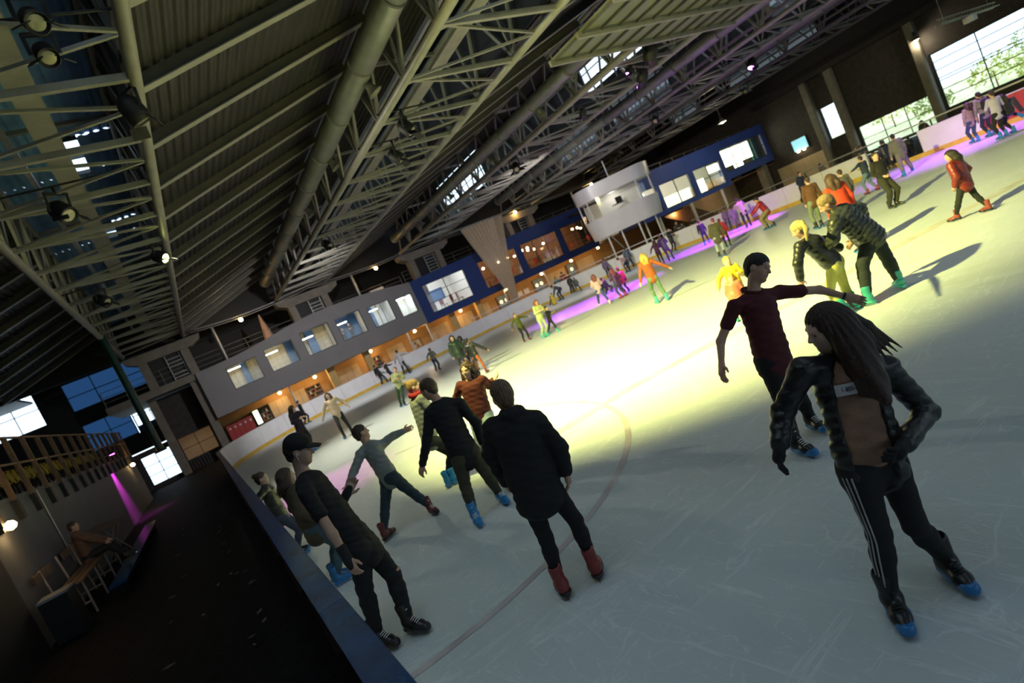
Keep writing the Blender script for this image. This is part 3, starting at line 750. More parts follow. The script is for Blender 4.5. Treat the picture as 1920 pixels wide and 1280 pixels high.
# small lighting truss hung on the right
lt = empty('lighting_truss', (38, 12.7, 5.3), 'short pale lighting truss hung before the tall windows', 'truss')
for dy, dz in ((0, 0), (.3, 0), (.15, .26)): bar('truss_tube', (36.8, 12.7+dy, 5.3+dz), (44.5, 12.7+dy, 5.3+dz), .06, .06, M_steel, lt, 'cyl8')
for k in range(19):
    x = 36.9+.4*k
    bar('lattice', (x, 12.7, 5.3), (x+.2, 12.85, 5.56), .03, .03, M_steel, lt, 'cyl6'); bar('lattice', (x+.2, 12.85, 5.56), (x+.4, 13.0, 5.3), .03, .03, M_steel, lt, 'cyl6')
    bar('lattice', (x, 12.7, 5.3), (x+.4, 13.0, 5.3), .03, .03, M_steel, lt, 'cyl6')
for x in (37.5, 43.5): bar('suspension_wire', (x, 12.85, 5.56), (x, 12.85, 8.4), .02, .02, M_steel, lt, 'cyl6')
box('cable_box', (40.2, 12.6, 4.95), (40.8, 13.05, 5.28), M_white, lt)
# ribbed platform slung under the roof between two trusses
pf = empty('suspended_platform', (17.3, 11, 7.9), 'ribbed grey-green platform slung under the trusses beside the pink stage light', 'platform')
M_plat = mat('grey_green_sheet', (0.17, 0.18, 0.135), 0.6, 0.1, var=0.12, scale=2)
box('platform_sheet', (12.7, 6.0, 7.98), (21.9, 13.5, 8.02), M_plat, pf)
for yy in (13.42, 12.0, 10.4, 8.8, 7.2): bar('cross_beam', (12.6, yy, 7.89), (22.0, yy, 7.89), .10, .18, M_truss, pf)
for k in range(13):
    x = 12.8+.75*k
    bar('rib', (x, 6.0, 7.94), (x, 13.4, 7.94), .05, .08, M_purlin, pf)
for x in (12.75, 17.38, 21.03):
    for yy in (13.42, 10.4): bar('hanger_rod', (x, yy, 7.9), (x, yy, 8.35 if x < 13 else 8.2), .03, .03, M_steel, pf, 'cyl6')
# ------------------------------------------------------------------ far side buildings
YF = 42.0
# --- grey building with a bowed top and six windows
GW = [(2.85, 4.82, 3.70, 5.22), (5.42, 7.40, 3.76, 5.38), (8.03, 10.15, 3.75, 5.52), (10.67, 12.63, 3.74, 5.48), (13.23, 15.0, 3.70, 5.35), (15.53, 16.88, 3.62, 5.12)]
def gtop(x): return float(np.interp(x, [1.15, 3.5, 5.4, 7.3, 9.1, 11, 13.2, 15.2, 17.15], [5.66, 5.74, 5.93, 6.24, 6.45, 6.48, 6.40, 6.19, 5.92]))
gb = empty('grey_building', (9, 43, 0), 'pale grey upper storey with bowed roofline and six lit windows', 'building')
cols = []; x = 1.15
def seg(a, b, spans_fn):
    n = max(1, int((b-a)/.7)); xs = np.linspace(a, b, n+1)
    for k in range(n): cols.append((xs[k], xs[k+1], spans_fn(xs[k], xs[k+1])))
for (a, b, z0, z1) in GW:
    seg(x, a, lambda p, q: [(2.47, (gtop(p), gtop(q)))])
    seg(a, b, lambda p, q, z0=z0, z1=z1: [(2.47, z0), (z1, (gtop(p), gtop(q)))])
    x = b
seg(x, 17.15, lambda p, q: [(2.47, (gtop(p), gtop(q)))])
wall_cells('facade', 1, YF, 0.22, cols, M_facade, gb)
box('soffit', (1.15, YF+.2, 2.47), (17.15, 46.5, 2.62), M_facade, gb)
box('roof_slab', (1.15, YF+.22, 5.60), (17.15, 49.9, 5.72), M_conc, gb)
box('room_floor', (1.2, YF+.2, 3.3), (17.1, 46.3, 3.4), M_conc, gb)
for x in (1.2, 5.1, 7.7, 10.4, 12.9, 15.25, 17.05): box('partition', (x, YF+.25, 3.4), (x+.08, 46.2, 5.6), M_room, gb)
for k, (a, b, z0, z1) in enumerate(GW):
    w = empty('building_window', (a, YF, z0), None)
    ABS.pop(w.name); bpy.data.objects.remove(w)
    fr = [box('window_frame', (a, YF+.02, z0), (b, YF+.12, z0+.05), M_frame, gb), box('window_frame', (a, YF+.02, z1-.05), (b, YF+.12, z1), M_frame, gb),
          box('window_frame', (a, YF+.02, z0+.05), (a+.05, YF+.12, z1-.05), M_frame, gb), box('window_frame', (b-.05, YF+.02, z0+.05), (b, YF+.12, z1-.05), M_frame, gb)]
    box('window_pane', (a+.05, YF+.06, z0+.05), (b-.05, YF+.07, z1-.05), M_glass, fr[0])
    m = [M_cream, M_cream, M_cream, M_navy, M_room, M_room][k]
    # tiled back wall: courses of tiles
    if m is M_cream:
        for r in range(6):
            for c in range(7):
                wdt = (b-a+.7)/7
                box('wall_tile', (a-.2+c*wdt, 44.45, 3.45+r*.36), (a-.2+c*wdt+wdt-.02, 44.5, 3.45+r*.36+.345), M_cream, gb)
        box('back_wall', (a-.35, 44.5, 3.4), (b+.4, 44.6, 5.6), M_wood, gb)
    else:
        box('back_wall', (a-.3, 44.4, 3.4), (min(b+.5, 17.04), 44.5, 5.6), m, gb)
    if k in (0, 1, 2): 
        cx = [3.9, 7.15, 8.75][k]; box('blue_pilaster', (cx, 44.0, 3.4), (cx+[.28, .45, .6][k], 44.4, 5.6), M_navy, gb)
    if k == 4:
        for c in range(4): box('window_bar', (a+.3+.4*c, 43.4, 3.4), (a+.34+.4*c, 43.45, 5.5), M_frame, gb)
        box('blue_pilaster', (a+.1, 44.0, 3.4), (a+.9, 44.3, 5.6), M_navy, gb)
    box('tube_light', (a+.15, YF+.7, 5.02), (a+.95, YF+.82, 5.08), M_tube, gb)
    lamp('POINT', 'office_lamp', ((a+b)/2, 43.2, 4.9), [20, 20, 20, 22, 30, 55][k], (1, .88, .60) if k < 4 else (.9, 1, 1), size=.2)
for c, (yy, cc) in enumerate(((43.0, 11.2), (43.1, 11.8))): pass

def railing(name, pts, z0, h, label, m=M_frame, rails=3):
    o = empty(name, (*pts[0], z0), label, 'railing')
    for a, b in zip(pts[:-1], pts[1:]):
        for r in range(rails): bar('rail', (*a, z0+h*(r+1)/rails), (*b, z0+h*(r+1)/rails), .045, .045, m, o, 'cyl6')
        L = math.dist(a, b); n = max(1, int(L/1.6))
        for k in range(n+1):
            t = k/n; x, y = a[0]+(b[0]-a[0])*t, a[1]+(b[1]-a[1])*t
            bar('rail_post', (x, y, z0), (x, y, z0+h), .05, .05, m, o, 'cyl6')
    return o
railing('roof_railing', [(1.4, 43.2), (17.1, 43.2)], 5.72, 1.0, 'dark tube railing on the roof of the grey building', M_trussd)
railing('roof_railing', [(17.4, 43.2), (38.4, 43.2)], 6.0, .95, 'dark tube railing on the roof of the dark blue building', M_trussd)
railing('gallery_railing', [(-3.9, 42.5), (1.1, 42.5)], 5.75, 1.0, 'dark tube railing on the gallery under the walkway-side truss', M_trussd)
# --- dark blue building
bb = empty('blue_building', (27, 43, 0), 'dark blue upper storey with four gridded windows of warm and white light', 'building')
BW = [(17.95, 21.9), (23.3, 27.3), (27.9, 32.0), (32.6, 36.7)]
def btop(x): return float(np.interp(x, [17.15, 23.5, 30, 38.5], [5.92, 6.12, 6.42, 6.5]))
cols = []; x = 17.17
for a, b in BW:
    seg(x, a, lambda p, q: [(2.4, (btop(p), btop(q)))]); seg(a, b, lambda p, q: [(2.4, 2.95), (5.3, (btop(p), btop(q)))]); x = b
seg(x, 38.5, lambda p, q: [(2.4, (btop(p), btop(q)))])
wall_cells('facade', 1, YF, .25, cols, M_blue, bb)
box('soffit', (17.17, YF+.25, 2.4), (38.5, 46.5, 2.5), M_ochre, bb)
box('roof_slab', (17.17, YF+.25, 5.75), (38.5, 49.9, 5.9), M_black, bb)
box('room_floor', (17.2, YF+.25, 2.72), (38.4, 47.0, 2.8), M_wood, bb)
box('back_wall', (17.2, 46.8, 2.8), (22.6, 46.95, 5.75), M_room, bb)
box('back_wall', (22.7, 46.8, 2.8), (38.4, 46.95, 5.75), M_wood, bb)
box('partition', (22.6, YF+.3, 2.8), (22.7, 46.9, 5.75), M_room, bb); box('partition', (17.2, YF+.3, 2.8), (17.28, 46.9, 5.75), M_room, bb)
box('blue_banner', (20.1, 46.6, 3.9), (21.6, 46.7, 4.9), M_navy, bb); box('grey_pillar', (18.75, 44.0, 2.8), (19.25, 44.5, 5.75), M_wallgrey, bb)
for k, (a, b) in enumerate(BW):
    glazing(1, YF+.08, a, b, 2.95, 5.3, 2 if k == 0 else 3, 3, bb, M_frame, M_glass, .06)
lamp('POINT', 'room_lamp', (20, 44.2, 5.2), 260, (.95, 1, 1), size=.3)
for q in range(3): box('tube_light', (18.2+1.3*q, 43.5, 5.62), (19.1+1.3*q, 43.62, 5.68), M_tube, bb)
rg = random.Random(11)
for k in range(1, 4):
    a, b = BW[k]
    lamp('POINT', 'room_lamp', ((a+b)/2, 44.0, 5.1), 150, (1, .66, .34), size=.25)
for k, x in enumerate((23.9, 25.0, 26.3, 27.0, 28.2, 28.6, 29.2, 29.9, 30.9, 31.7, 33.2, 33.6, 34.9, 35.3, 36.2)):
    yy = 42.9+rg.uniform(0, 1.6)
    o = empty('pendant_lamp', (x, yy, 4.95), 'round warm pendant lamp behind the gridded windows of the dark blue building', 'lamp', 'pendant lamps in the blue building')
    lathe('globe', [(0, -.11), (.08, -.08), (.115, 0), (.08, .08), (0, .11)], M_warmdim, o, 10, Matrix.Translation((x, yy, 4.95-.35*rg.random())))
    bar('cord', (x, yy, 4.9), (x, yy, 5.75), .02, .02, M_black, o, 'cyl6')
def table(x, y, z, m, label):
    o = empty('round_table', (x, y, z), label, 'table', 'tables in the blue building')
    lathe('table_top', [(0, .72), (.38, .72), (.4, .735), (.38, .75), (0, .75)], m, o, 14, Matrix.Translation((x, y, z)))
    bar('pedestal', (x, y, z), (x, y, z+.72), .08, .08, M_black, o, 'cyl8'); bar('foot', (x, y, z), (x, y, z+.03), .45, .45, M_black, o, 'cyl12')
def chair(x, y, z, a, m, label, grp):
    o = empty('chair', (x, y, z), label, 'chair', grp)
    R_ = Matrix.Translation((x, y, z)) @ Matrix.Rotation(a, 4, 'Z')
    def pb(nm, c, s, mm): 
        ob = link(nm, unit_mesh('box', mm), o, R_ @ Matrix.Translation(c) @ Matrix.Diagonal((*s, 1)))
    pb('seat', (0, 0, .45), (.42, .42, .05), m); pb('backrest', (0, -.2, .78), (.42, .04, .5), m)
    for sx in (-.18, .18):
        for sy in (-.18, .18): pb('leg', (sx, sy, .215), (.035, .035, .43), M_steel)
for k, x in enumerate((18.4, 19.6, 20.5, 21.2)):
    chair(x, 42.9+.25*(k % 2), 2.8, 3.1+.3*k, M_red, 'red chair behind the white-lit window of the dark blue building', 'red chairs in the white room')
for x in (24.4, 26.2, 28.9, 30.8, 33.4, 35.6):
    table(x, 43.3, 2.8, M_wood, 'small round table behind the warm windows of the dark blue building')
    chair(x-.62, 43.2, 2.8, -1.4, M_wood, 'brown chair at a round table behind the warm windows', 'brown chairs in the warm room'); chair(x+.62, 43.4, 2.8, 1.5, M_red, 'red chair at a round table behind the warm windows', 'red chairs in the warm room')

# --- ground floor under both: recessed ochre wall, beige panels, lit columns, doors
gw = box('wall_ground_floor', (1.2, 45.0, -.04), (52, 45.2, 2.45), M_ochre, label='recessed ochre wall under the grey and dark blue buildings', kind='structure')
for xa, xb in ((4.5, 5.9), (6.3, 7.2), (9.8, 11.55), (14.1, 15.55), (18.1, 20.0), (20.9, 22.5), (23.65, 24.3), (31.0, 33.4), (35.0, 37.2)):
    P_ = empty('panel_wall', ((xa+xb)/2, 44.8, 0), 'pale beige boarded panel of the recessed ground-floor wall', 'panelling', 'beige ground-floor panels')
    nb = max(2, int((xb-xa)/.45)); wb = (xb-xa)/nb
    for k in range(nb): box('board', (xa+k*wb, 44.86, -.04), (xa+(k+1)*wb-.015, 44.98, 1.93), M_beige, P_)
    box('top_rail', (xa, 44.84, 1.93), (xb, 44.99, 1.99), M_ochre, P_)
for k, (xa, xb, z0, z1, m) in enumerate(((7.2, 8.35, .85, 1.82, M_wood), (12.4, 13.4, .8, 1.8, M_wood), (16.2, 17.1, .6, 1.7, M_wood), (3.7, 4.5, .8, 1.95, M_black))):
    w = empty('shop_window', ((xa+xb)/2, 44.9, z0), ['dark shop window with shelves next to the lit yellow column', 'brown framed shop window next to the wide beige panel', 'shop window under the grey building next to the dark blue one', 'dark kiosk opening beside the red lockers'][k], 'window')
    box('window_frame', (xa, 44.8, z0), (xb, 44.99, z0+.06), m, w); box('window_frame', (xa, 44.8, z1-.06), (xb, 44.99, z1), m, w)
    box('window_frame', (xa, 44.8, z0), (xa+.06, 44.99, z1), m, w); box('window_frame', (xb-.06, 44.8, z0), (xb, 44.99, z1), m, w)
    box('back_panel', (xa+.06, 44.96, z0+.06), (xb-.06, 44.99, z1-.06), M_black if k != 2 else M_cream, w)
    for q in range(3): box('shelf', (xa+.08, 44.85, z0+.1+.28*q), (xb-.08, 44.95, z0+.13+.28*q), M_beige, w)
    for q in range(7): box('goods', (xa+.1+q*(xb-xa-.25)/7, 44.86, z0+.13+.28*(q % 3)), (xa+.2+q*(xb-xa-.25)/7, 44.94, z0+.33+.28*(q % 3)), [M_red, M_white, M_navy, M_yellow][q % 4], w)
    box('window_pane', (xa+.06, 44.82, z0+.06), (xb-.06, 44.83, z1-.06), M_glass, w)
for x, lab in ((9.1, 'warm-lit yellow column under the middle of the grey building'), (19.75, 'warm-lit yellow column under the dark blue building next to the grey one'), (22.4, 'warm-lit yellow column next to the blue-grey doors'), (12.0, 'ochre column beside the brown framed shop window')):
    o = empty('lit_column', (x, 43.1, 0), lab, 'column')
    box('shaft', (x-.27, 42.95, -.04), (x+.27, 43.35, 2.46), M_yelcol, o); box('plinth', (x-.31, 42.91, -.04), (x+.31, 43.39, .14), M_wood, o)
for x, yy, lab in ((6.0, 43, 'thin pale post under the grey building near the kiosk'), (15.3, 42.3, 'thin pale post under the grey building near its last shop window'), (17.1, 42.35, 'thin pale post where the grey and dark blue buildings meet'), (24.9, 42.6, 'thin grey post beside the door behind the curtain foot'), (29.3, 42.3, 'thin pale post beside the second blue-grey door')):
    o = empty('steel_post', (x, yy, 0), lab, 'post')
    bar('shaft', (x, yy, -.04), (x, yy, 2.45), .14, .14, M_white, o, 'cyl12'); bar('foot', (x, yy, -.04), (x, yy, .02), .24, .24, M_steel, o, 'cyl12')
for x, wd, lab in ((25.8, 1.15, 'blue-grey double door with round portholes behind the curtain foot'), (30.0, 1.1, 'blue-grey double door with round portholes beside the paper notices'), (34.15, .85, 'blue-grey single door under a warm lamp near the white control room')):
    o = empty('porthole_door', (x, 44.9, 0), lab, 'door')
    box('door_frame', (x-wd/2-.06, 44.84, -.04), (x+wd/2+.06, 44.995, 2.04), M_wood, o)
    for s in ((-1, 1) if wd > 1 else (0,)):
        h = wd/4 if s else wd/2
        cx = x+s*wd/4
        lf = box('door_leaf', (cx-h+.01, 44.8, -.04), (cx+h-.01, 44.86, 1.98), M_bluedoor, o)
        lathe('porthole', [(.17, 0), (.17, .03), (.13, .03), (.13, .015), (0, .015)], mat('lit_porthole', (1, .9, .7), .4, emit=(1, .8, .5), estr=1.2), lf, 16, frame_at((cx, 44.8, 1.45), (0, -1, 0)))
        box('push_plate', (cx-.05, 44.785, .9), (cx+.05, 44.8, 1.15), M_steel, lf)
for x in (27.75, 28.55):
    o = empty('notice', (x, 44.97, 1.2), 'white paper notice pinned on the ochre wall between the blue-grey doors', 'notice', 'paper notices')
    box('sheet', (x-.28, 44.965, 1.15), (x+.28, 44.975, 1.62), M_white, o); box('pin_strip', (x-.28, 44.955, 1.6), (x+.28, 44.968, 1.64), M_steel, o)
# red lockers and vending machine
o = empty('red_lockers', (2.2, 44.5, 0), 'row of dark red lockers with round vents next to the vending machine', 'locker')
for k in range(5):
    xx = 1.4+.35*k
    l = box('locker_door', (xx, 44.3, .1), (xx+.335, 44.34, 1.75), M_red, o)
    lathe('vent', [(0, 0), (.07, 0), (.07, .02), (0, .02)], M_white, l, 10, frame_at((xx+.17, 44.3, 1.45), (0, -1, 0)))
box('carcass', (1.38, 44.34, 0), (3.16, 44.85, 1.78), M_black, o)
o = empty('vending_machine', (3.45, 44.5, 0), 'glowing vending machine between the red lockers and the kiosk', 'vending machine')
box('cabinet', (3.25, 44.3, -.04), (3.68, 44.95, 1.95), M_black, o)
box('light_panel', (3.3, 44.28, .9), (3.63, 44.3, 1.9), mat('vending_glow', (.9, 1, .7), .4, emit=(.85, 1, .55), estr=3.0), o)
# soffit bulkhead lamps
for k, (x, yy, z) in enumerate(((16.2, 42.9, 2.3), (25.2, 42.6, 2.28), (29.2, 42.6, 2.24), (32.95, 42.8, 2.2), (8.0, 43.6, 2.3), (5.4, 43.8, 2.3), (12.6, 43.8, 2.3), (20.9, 43.6, 2.25), (36.5, 42.8, 2.25))):
    o = empty('soffit_lamp', (x, yy, z), 'small round warm lamp under the soffit of the far buildings', 'lamp', 'soffit lamps')
    lathe('globe', [(0, -.10), (.09, -.07), (.12, 0), (.09, .07), (0, .1)], M_warm, o, 12, Matrix.Translation((x, yy, z)))
    bar('mount', (x, yy, z+.08), (x, yy, 2.47), .1, .1, M_steel, o, 'cyl10')
    lamp('POINT', 'soffit_glow', (x, yy+.2, z-.14), 46, (1, .62, .25), size=.1)

# --- hammerhead piers that carry the trusses
for i in range(0, 4):
    c = (xl(i)+xr(i))/2 + .35; yy = 42.6
    o = empty('hammerhead_pier', (c, yy, 5.7), ['tan concrete hammerhead pier under the walkway-side truss', 'tan concrete hammerhead pier on the grey building roof', 'tan concrete hammerhead pier where the grey and blue roofs meet', 'tan concrete hammerhead pier behind the control room'][i], 'pier')
    zb = 5.72 if i < 2 else 5.9
    prism('pier_head', [(c-2.3, 8.05), (c-2.2, 7.75), (c-1.6, 7.45), (c+1.6, 7.45), (c+2.2, 7.75), (c+2.3, 8.05)], 1, yy-.4, yy+.5, M_conc, o)
    for s in (-1.35, 1.1): box('pier_leg', (c+s-.25, yy-.3, zb), (c+s+.25, yy+.4, 7.45), M_conc, o)
    for k in range(6): bar('ladder_rung', (c-.1, yy, zb+.2+.25*k), (c+.75, yy, zb+.2+.25*k), .05, .05, M_steel, o)
    for s in (-.1, .75): bar('ladder_rail', (c+s, yy, zb), (c+s, yy, 7.45), .06, .05, M_steel, o)
    box('dark_infill', (c-1.1, yy+.2, zb), (c+.85, yy+.3, 7.45), M_black, o)
    for s in (-1.74, 1.74): bar('bearing', (c+s-.35, yy-.2, 8.02), (c+s-.35, yy+.2, 8.1), .3, .06, M_steel, o)
for x, lab in ((3.3, 'thin steel roof post beside the pale cone'), (13.5, 'thin steel roof post beside the small white plant box'), (36.3, 'thin steel roof post behind the control room')):
    o = empty('steel_post', (x, 43, 5.7), lab, 'post'); bar('shaft', (x, 43, 5.7), (x, 43, 8.2), .22, .22, M_steel, o, 'cyl12'); bar('foot', (x, 43, 5.7), (x, 43, 5.76), .4, .4, M_steel, o, 'cyl12')
# cone on the grey roof
o = empty('traffic_cone', (6.4, 43.4, 5.72), 'pale pointed cone standing on the grey building roof', 'cone')
lathe('cone_body', [(.42, .06), (.40, .1), (.05, 2.15), (0, 2.2)], mat('pale_cone', (.55, .36, .26), .6, var=.12), o, 18, Matrix.Translation((6.4, 43.4, 5.72)))
box('cone_base', (5.95, 42.95, 5.72), (6.85, 43.85, 5.78), M_timber, o)
o = empty('roof_box', (14.6, 43.0, 5.9), 'small white plant box on the roof of the grey building', 'box')
box('casing', (14.2, 42.6, 6.1), (15.3, 43.1, 6.45), M_white, o)
for k in (14.3, 15.2): bar('stay', (k, 42.85, 5.72), (k, 42.85, 6.1), .05, .05, M_steel, o)
# festoon cable with amber bulbs along the pier heads
cb_ = empty('festoon_cable', (0, 42, 8.2), 'pale lighting cable with amber bulbs slung along the far gable', 'light string')
pts = []
for a, b in ((1.5, 10), (10, 19.5), (19.5, 29.3), (29.3, 39.5)):
    for t in np.linspace(0, 1, 9)[:-1]: pts.append((a+(b-a)*t, 42.22, 8.42-.28*4*t*(1-t)))
tube('cable', pts, .05, M_steel, cb_, 6); tube('cable', [(x, y-.12, z-.16) for x, y, z in pts], .03, M_steel, cb_, 6)
for x in (5.05, 15.2, 28.9, 38.2):
    z = float(np.interp(x, [p[0] for p in pts], [p[2] for p in pts]))-.32
    lathe('bulb', [(0, -.13), (.09, -.09), (.13, 0), (.08, .1), (0, .13)], M_warm, cb_, 12, Matrix.Translation((x, 42.0, z)))
    bar('bulb_holder', (x, 42.0, z+.1), (x, 42.05, z+.3), .07, .07, M_black, cb_, 'cyl8')
    lamp('POINT', 'festoon_glow', (x, 41.9, z-.2), 26, (1, .55, .14), size=.1)
# gathered curtain of netting
def curtain(x0, x1, zt, xk, zk, y, label):
    o = empty('net_curtain', ((x0+x1)/2, y, 0.9), label, 'curtain')
    v = []; f = []; NU, NV = 48, 26
    for j in range(NV+1):
        t = j/NV
        for i in range(NU+1):
            u = i/NU
            w = (1-t)**1.15
            x = xk + (x0+(x1-x0)*u - xk)*(w*.98+.02) + (u-.5)*.36
            z = zt + (zk-zt)*t + .12*math.sin(u*3.1)*(1-t)
            v.append((x, y+.16*math.sin(u*2*math.pi*9)*(.35+.65*(1-t))+.05*math.sin(7*t+u*5), z))
    for j in range(NV):
        for i in range(NU): f.append((j*(NU+1)+i, j*(NU+1)+i+1, (j+1)*(NU+1)+i+1, (j+1)*(NU+1)+i))
    m = mat('net_fabric', (.62, .51, .37), .85, var=.12, scale=6, alpha=.78)
    mesh('fabric', v, f, m, o, True)
    bar('curtain_rail', (x0-.1, y, zt+.06), (x1+.1, y, zt+.06), .06, .06, mat('green_rail', (.10, .22, .17), .5), o)
    bar('support_bar', (20.95, y, 8.06), (27.2, y, 8.06), .06, .06, M_steel, o)
    for k in range(3): bar('hanger_wire', (x0+(x1-x0)*k/2, y, zt+.06), (x0+(x1-x0)*k/2, y, 8.08), .02, .02, M_steel, o, 'cyl6')
curtain(22.2, 24.9, 7.95, 23.95, .9, 39.85, 'broad gathered tan net curtain hanging before the dark blue building')
curtain(25.1, 26.2, 8.0, 24.35, .9, 40.4, 'narrow gathered tan net curtain beside the broad one')

# --- white round control room on posts
tw = empty('control_room', (31, 32.4, 2.73), 'white rounded control room with wraparound windows on slim posts', 'control room')
M_tw = mat('white_satin_panel', (.70, .69, .72), .35, .1, var=.05, scale=1)
axis_a, axis_b, rad = np.array([30.1, 33.3]), np.array([32.15, 31.4]), 1.5
def stadium(r, n=18):
    d = unit(axis_b-axis_a); nr = np.array([-d[1], d[0]]); a0 = math.atan2(nr[1], nr[0]); pts = []
    for k in range(n+1):
        a = a0+math.pi*k/n; pts.append(axis_a+r*np.array([math.cos(a), math.sin(a)]))
    for k in range(n+1):
        a = a0+math.pi+math.pi*k/n; pts.append(axis_b+r*np.array([math.cos(a), math.sin(a)]))
    return pts
def shell(nm, r0, z0, r1, z1, m, cap=False):
    A, B = stadium(r0), stadium(r1); n = len(A)
    v = [(*p, z0) for p in A]+[(*p, z1) for p in B]
    f = [(k, (k+1) % n, n+(k+1) % n, n+k) for k in range(n)]
    if cap: f += [tuple(range(n))[::-1], tuple(range(n, 2*n))]
    return mesh(nm, v, f, m, tw, True)
shell('lower_band', rad-.2, 2.73, rad, 4.19, M_tw); shell('upper_band', rad, 5.61, rad+.08, 6.6, M_tw)
shell('floor_plate', rad-.3, 2.73, rad-.3, 2.78, M_tw, True); shell('roof_plate', rad+.05, 6.52, rad+.05, 6.6, M_tw, True); shell('ceiling_plate', rad-.03, 5.61, rad-.03, 5.66, M_room, True)
shell('window_band', rad-.03, 4.19, rad-.02, 5.61, M_glass)
for k, p in enumerate(stadium(rad-.06, 18)):
    if k % 5 == 0: bar('mullion', (*p, 4.19), (*p, 5.61), .07, .07, M_white, tw)
bar('back_partition', (30.6, 33.9, 4.9), (33.1, 31.8, 4.9), 1.4, .05, M_room, tw, up=(0.64, 0.77, 0))
box('desk', (30.4, 31.9, 4.6), (31.4, 32.3, 4.66), M_wallgrey, tw); box('monitor', (30.6, 31.9, 4.66), (31.2, 31.96, 5.1), M_black, tw)
bar('antenna', (31.2, 32.3, 6.5), (31.2, 32.3, 8.0), .10, .10, M_white, tw, 'cyl8')
for (x, yy) in ((29.3, 32.8), (30.1, 32.1), (31.0, 31.1), (32.3, 30.6), (32.7, 32.2)):
    bar('post', (x, yy, -.04), (x, yy, 2.78), .13, .13, M_white, tw, 'cyl10')
bar('brace', (29.5, 32.7, 2.7), (30.4, 32.2, .4), .08, .08, M_steel, tw, 'cyl8')
lamp('POINT', 'control_room_lamp', (31.0, 32.5, 5.4), 22, (1, .92, .8), size=.2)

# --- brighter blue building on the right
b2 = empty('bright_blue_building', (44, 34, 0), 'brighter blue upper storey with four large windows beside the control room', 'building')
def b2top(x): return float(np.interp(x, [34, 35.3, 52], [6.05, 6.1, 6.46]))
W2 = [(34.4, 36.0, 2.8, 4.85), (36.45, 40.25, 2.78, 4.82), (40.82, 44.5, 2.76, 4.85), (45.0, 51.35, 3.55, 5.62)]
cols = []; x = 33.6
for a, b, z0, z1 in W2:
    zb = 2.42 if a < 44.9 else 2.9
    seg(x, a, lambda p, q: [(2.42 if p < 44.9 else 2.9, (b2top(p), b2top(q)))])
    seg(a, b, lambda p, q, z0=z0, z1=z1, zb=zb: [(zb, z0), (z1, (b2top(p), b2top(q)))]); x = b
seg(x, 51.95, lambda p, q: [(2.9, (b2top(p), b2top(q)))])
wall_cells('facade', 1, 33.0, .25, cols, M_blue2, b2)
box('soffit', (33.6, 33.25, 2.45), (44.9, 39, 2.55), M_ochre, b2); box('soffit', (44.9, 33.25, 2.92), (51.9, 39, 3.0), M_ochre, b2)
box('roof_slab', (33.6, 33.25, 5.85), (51.9, 41.5, 5.95), M_black, b2); box('side_wall', (33.6, 33.2, 2.45), (33.75, 36.2, 6.0), M_blue2, b2)
box('back_wall', (33.8, 39.0, 2.5), (51.9, 39.15, 5.9), M_room, b2)
box('room_floor', (33.8, 33.25, 2.6), (51.9, 39, 2.66), M_wood, b2)
for k, (a, b, z0, z1) in enumerate(W2): glazing(1, 33.08, a, b, z0, z1, [1, 2, 2, 4][k], [1, 1, 2, 2][k], b2, M_frame, M_glass, .06)
# lit rooms: daylight bulkheads and furniture
for (xa, xb, z0, z1, e) in ((37.3, 40.9, 2.85, 3.75, 1.6), (42.0, 43.0, 2.85, 4.0, 2.6), (44.0, 45.6, 4.1, 4.75, 2.6), (46.4, 50.6, 4.05, 5.55, 5.0), (47.6, 48.9, 3.6, 4.0, 3.5), (35.2, 36.9, 2.85, 3.5, 1.4)):
    box('light_box', (xa, 34.0, z0), (xb, 34.06, z1), mat('light_box_%d' % int(e*10), (1, 1, .8), .5, emit=(.92, 1, .66), estr=e, var=.3, scale=2.5), b2)
box('teal_screen', (50.7, 34.1, 3.6), (51.85, 34.2, 5.6), mat('teal_panel', (.05, .30, .33), .4, var=.2), b2)
for q in range(6): box('counter', (39.5+1.9*q, 35.5, 2.66), (40.6+1.9*q, 36.2, 3.5), M_beige, b2)
for x in (35.0, 35.5, 35.7):
    o = empty('pendant_lamp', (x, 34.2, 4.6), 'round warm pendant lamp in the narrow window of the brighter blue building', 'lamp', 'pendant lamps in the bright blue building')
    lathe('globe', [(0, -.1), (.08, -.07), (.11, 0), (.08, .07), (0, .1)], M_warmdim, o, 10, Matrix.Translation((x, 34.2, 4.5+.2*(x-35)))); bar('cord', (x, 34.2, 4.6), (x, 34.2, 5.85), .02, .02, M_black, o, 'cyl6')
lamp('POINT', 'room_lamp', (43, 35, 5.3), 420, (1, .92, .7), size=.3); lamp('POINT', 'room_lamp', (38, 34.8, 4.9), 200, (1, .85, .55), size=.3)
lamp('POINT', 'soffit_glow', (40, 35.6, 2.2), 90, (1, .66, .3), size=.2); lamp('POINT', 'soffit_glow', (47.5, 35.6, 2.6), 110, (1, .70, .36), size=.2)
P_ = empty('panel_wall', (48, 37.9, 0), 'long beige boarded wall under the brighter blue building next to the brick wall', 'panelling')
for k in range(18): box('board', (43.8+.45*k, 37.86, -.04), (43.8+.45*k+.435, 37.98, 2.8), M_beige, P_)
st = empty('stair', (41, 36, 0), 'brown sloping stair flank under the brighter blue building', 'stair')
prism('string', [(38.6, 2.3), (42.0, 2.3), (46.4, -.04), (43.4, -.04)], 1, 35.8, 36.0, M_wood, st)
for k in range(9): box('step', (39.6+.5*k, 36.0, 2.1-.22*k), (40.2+.5*k, 37.2, 2.2-.22*k), M_conc, st)
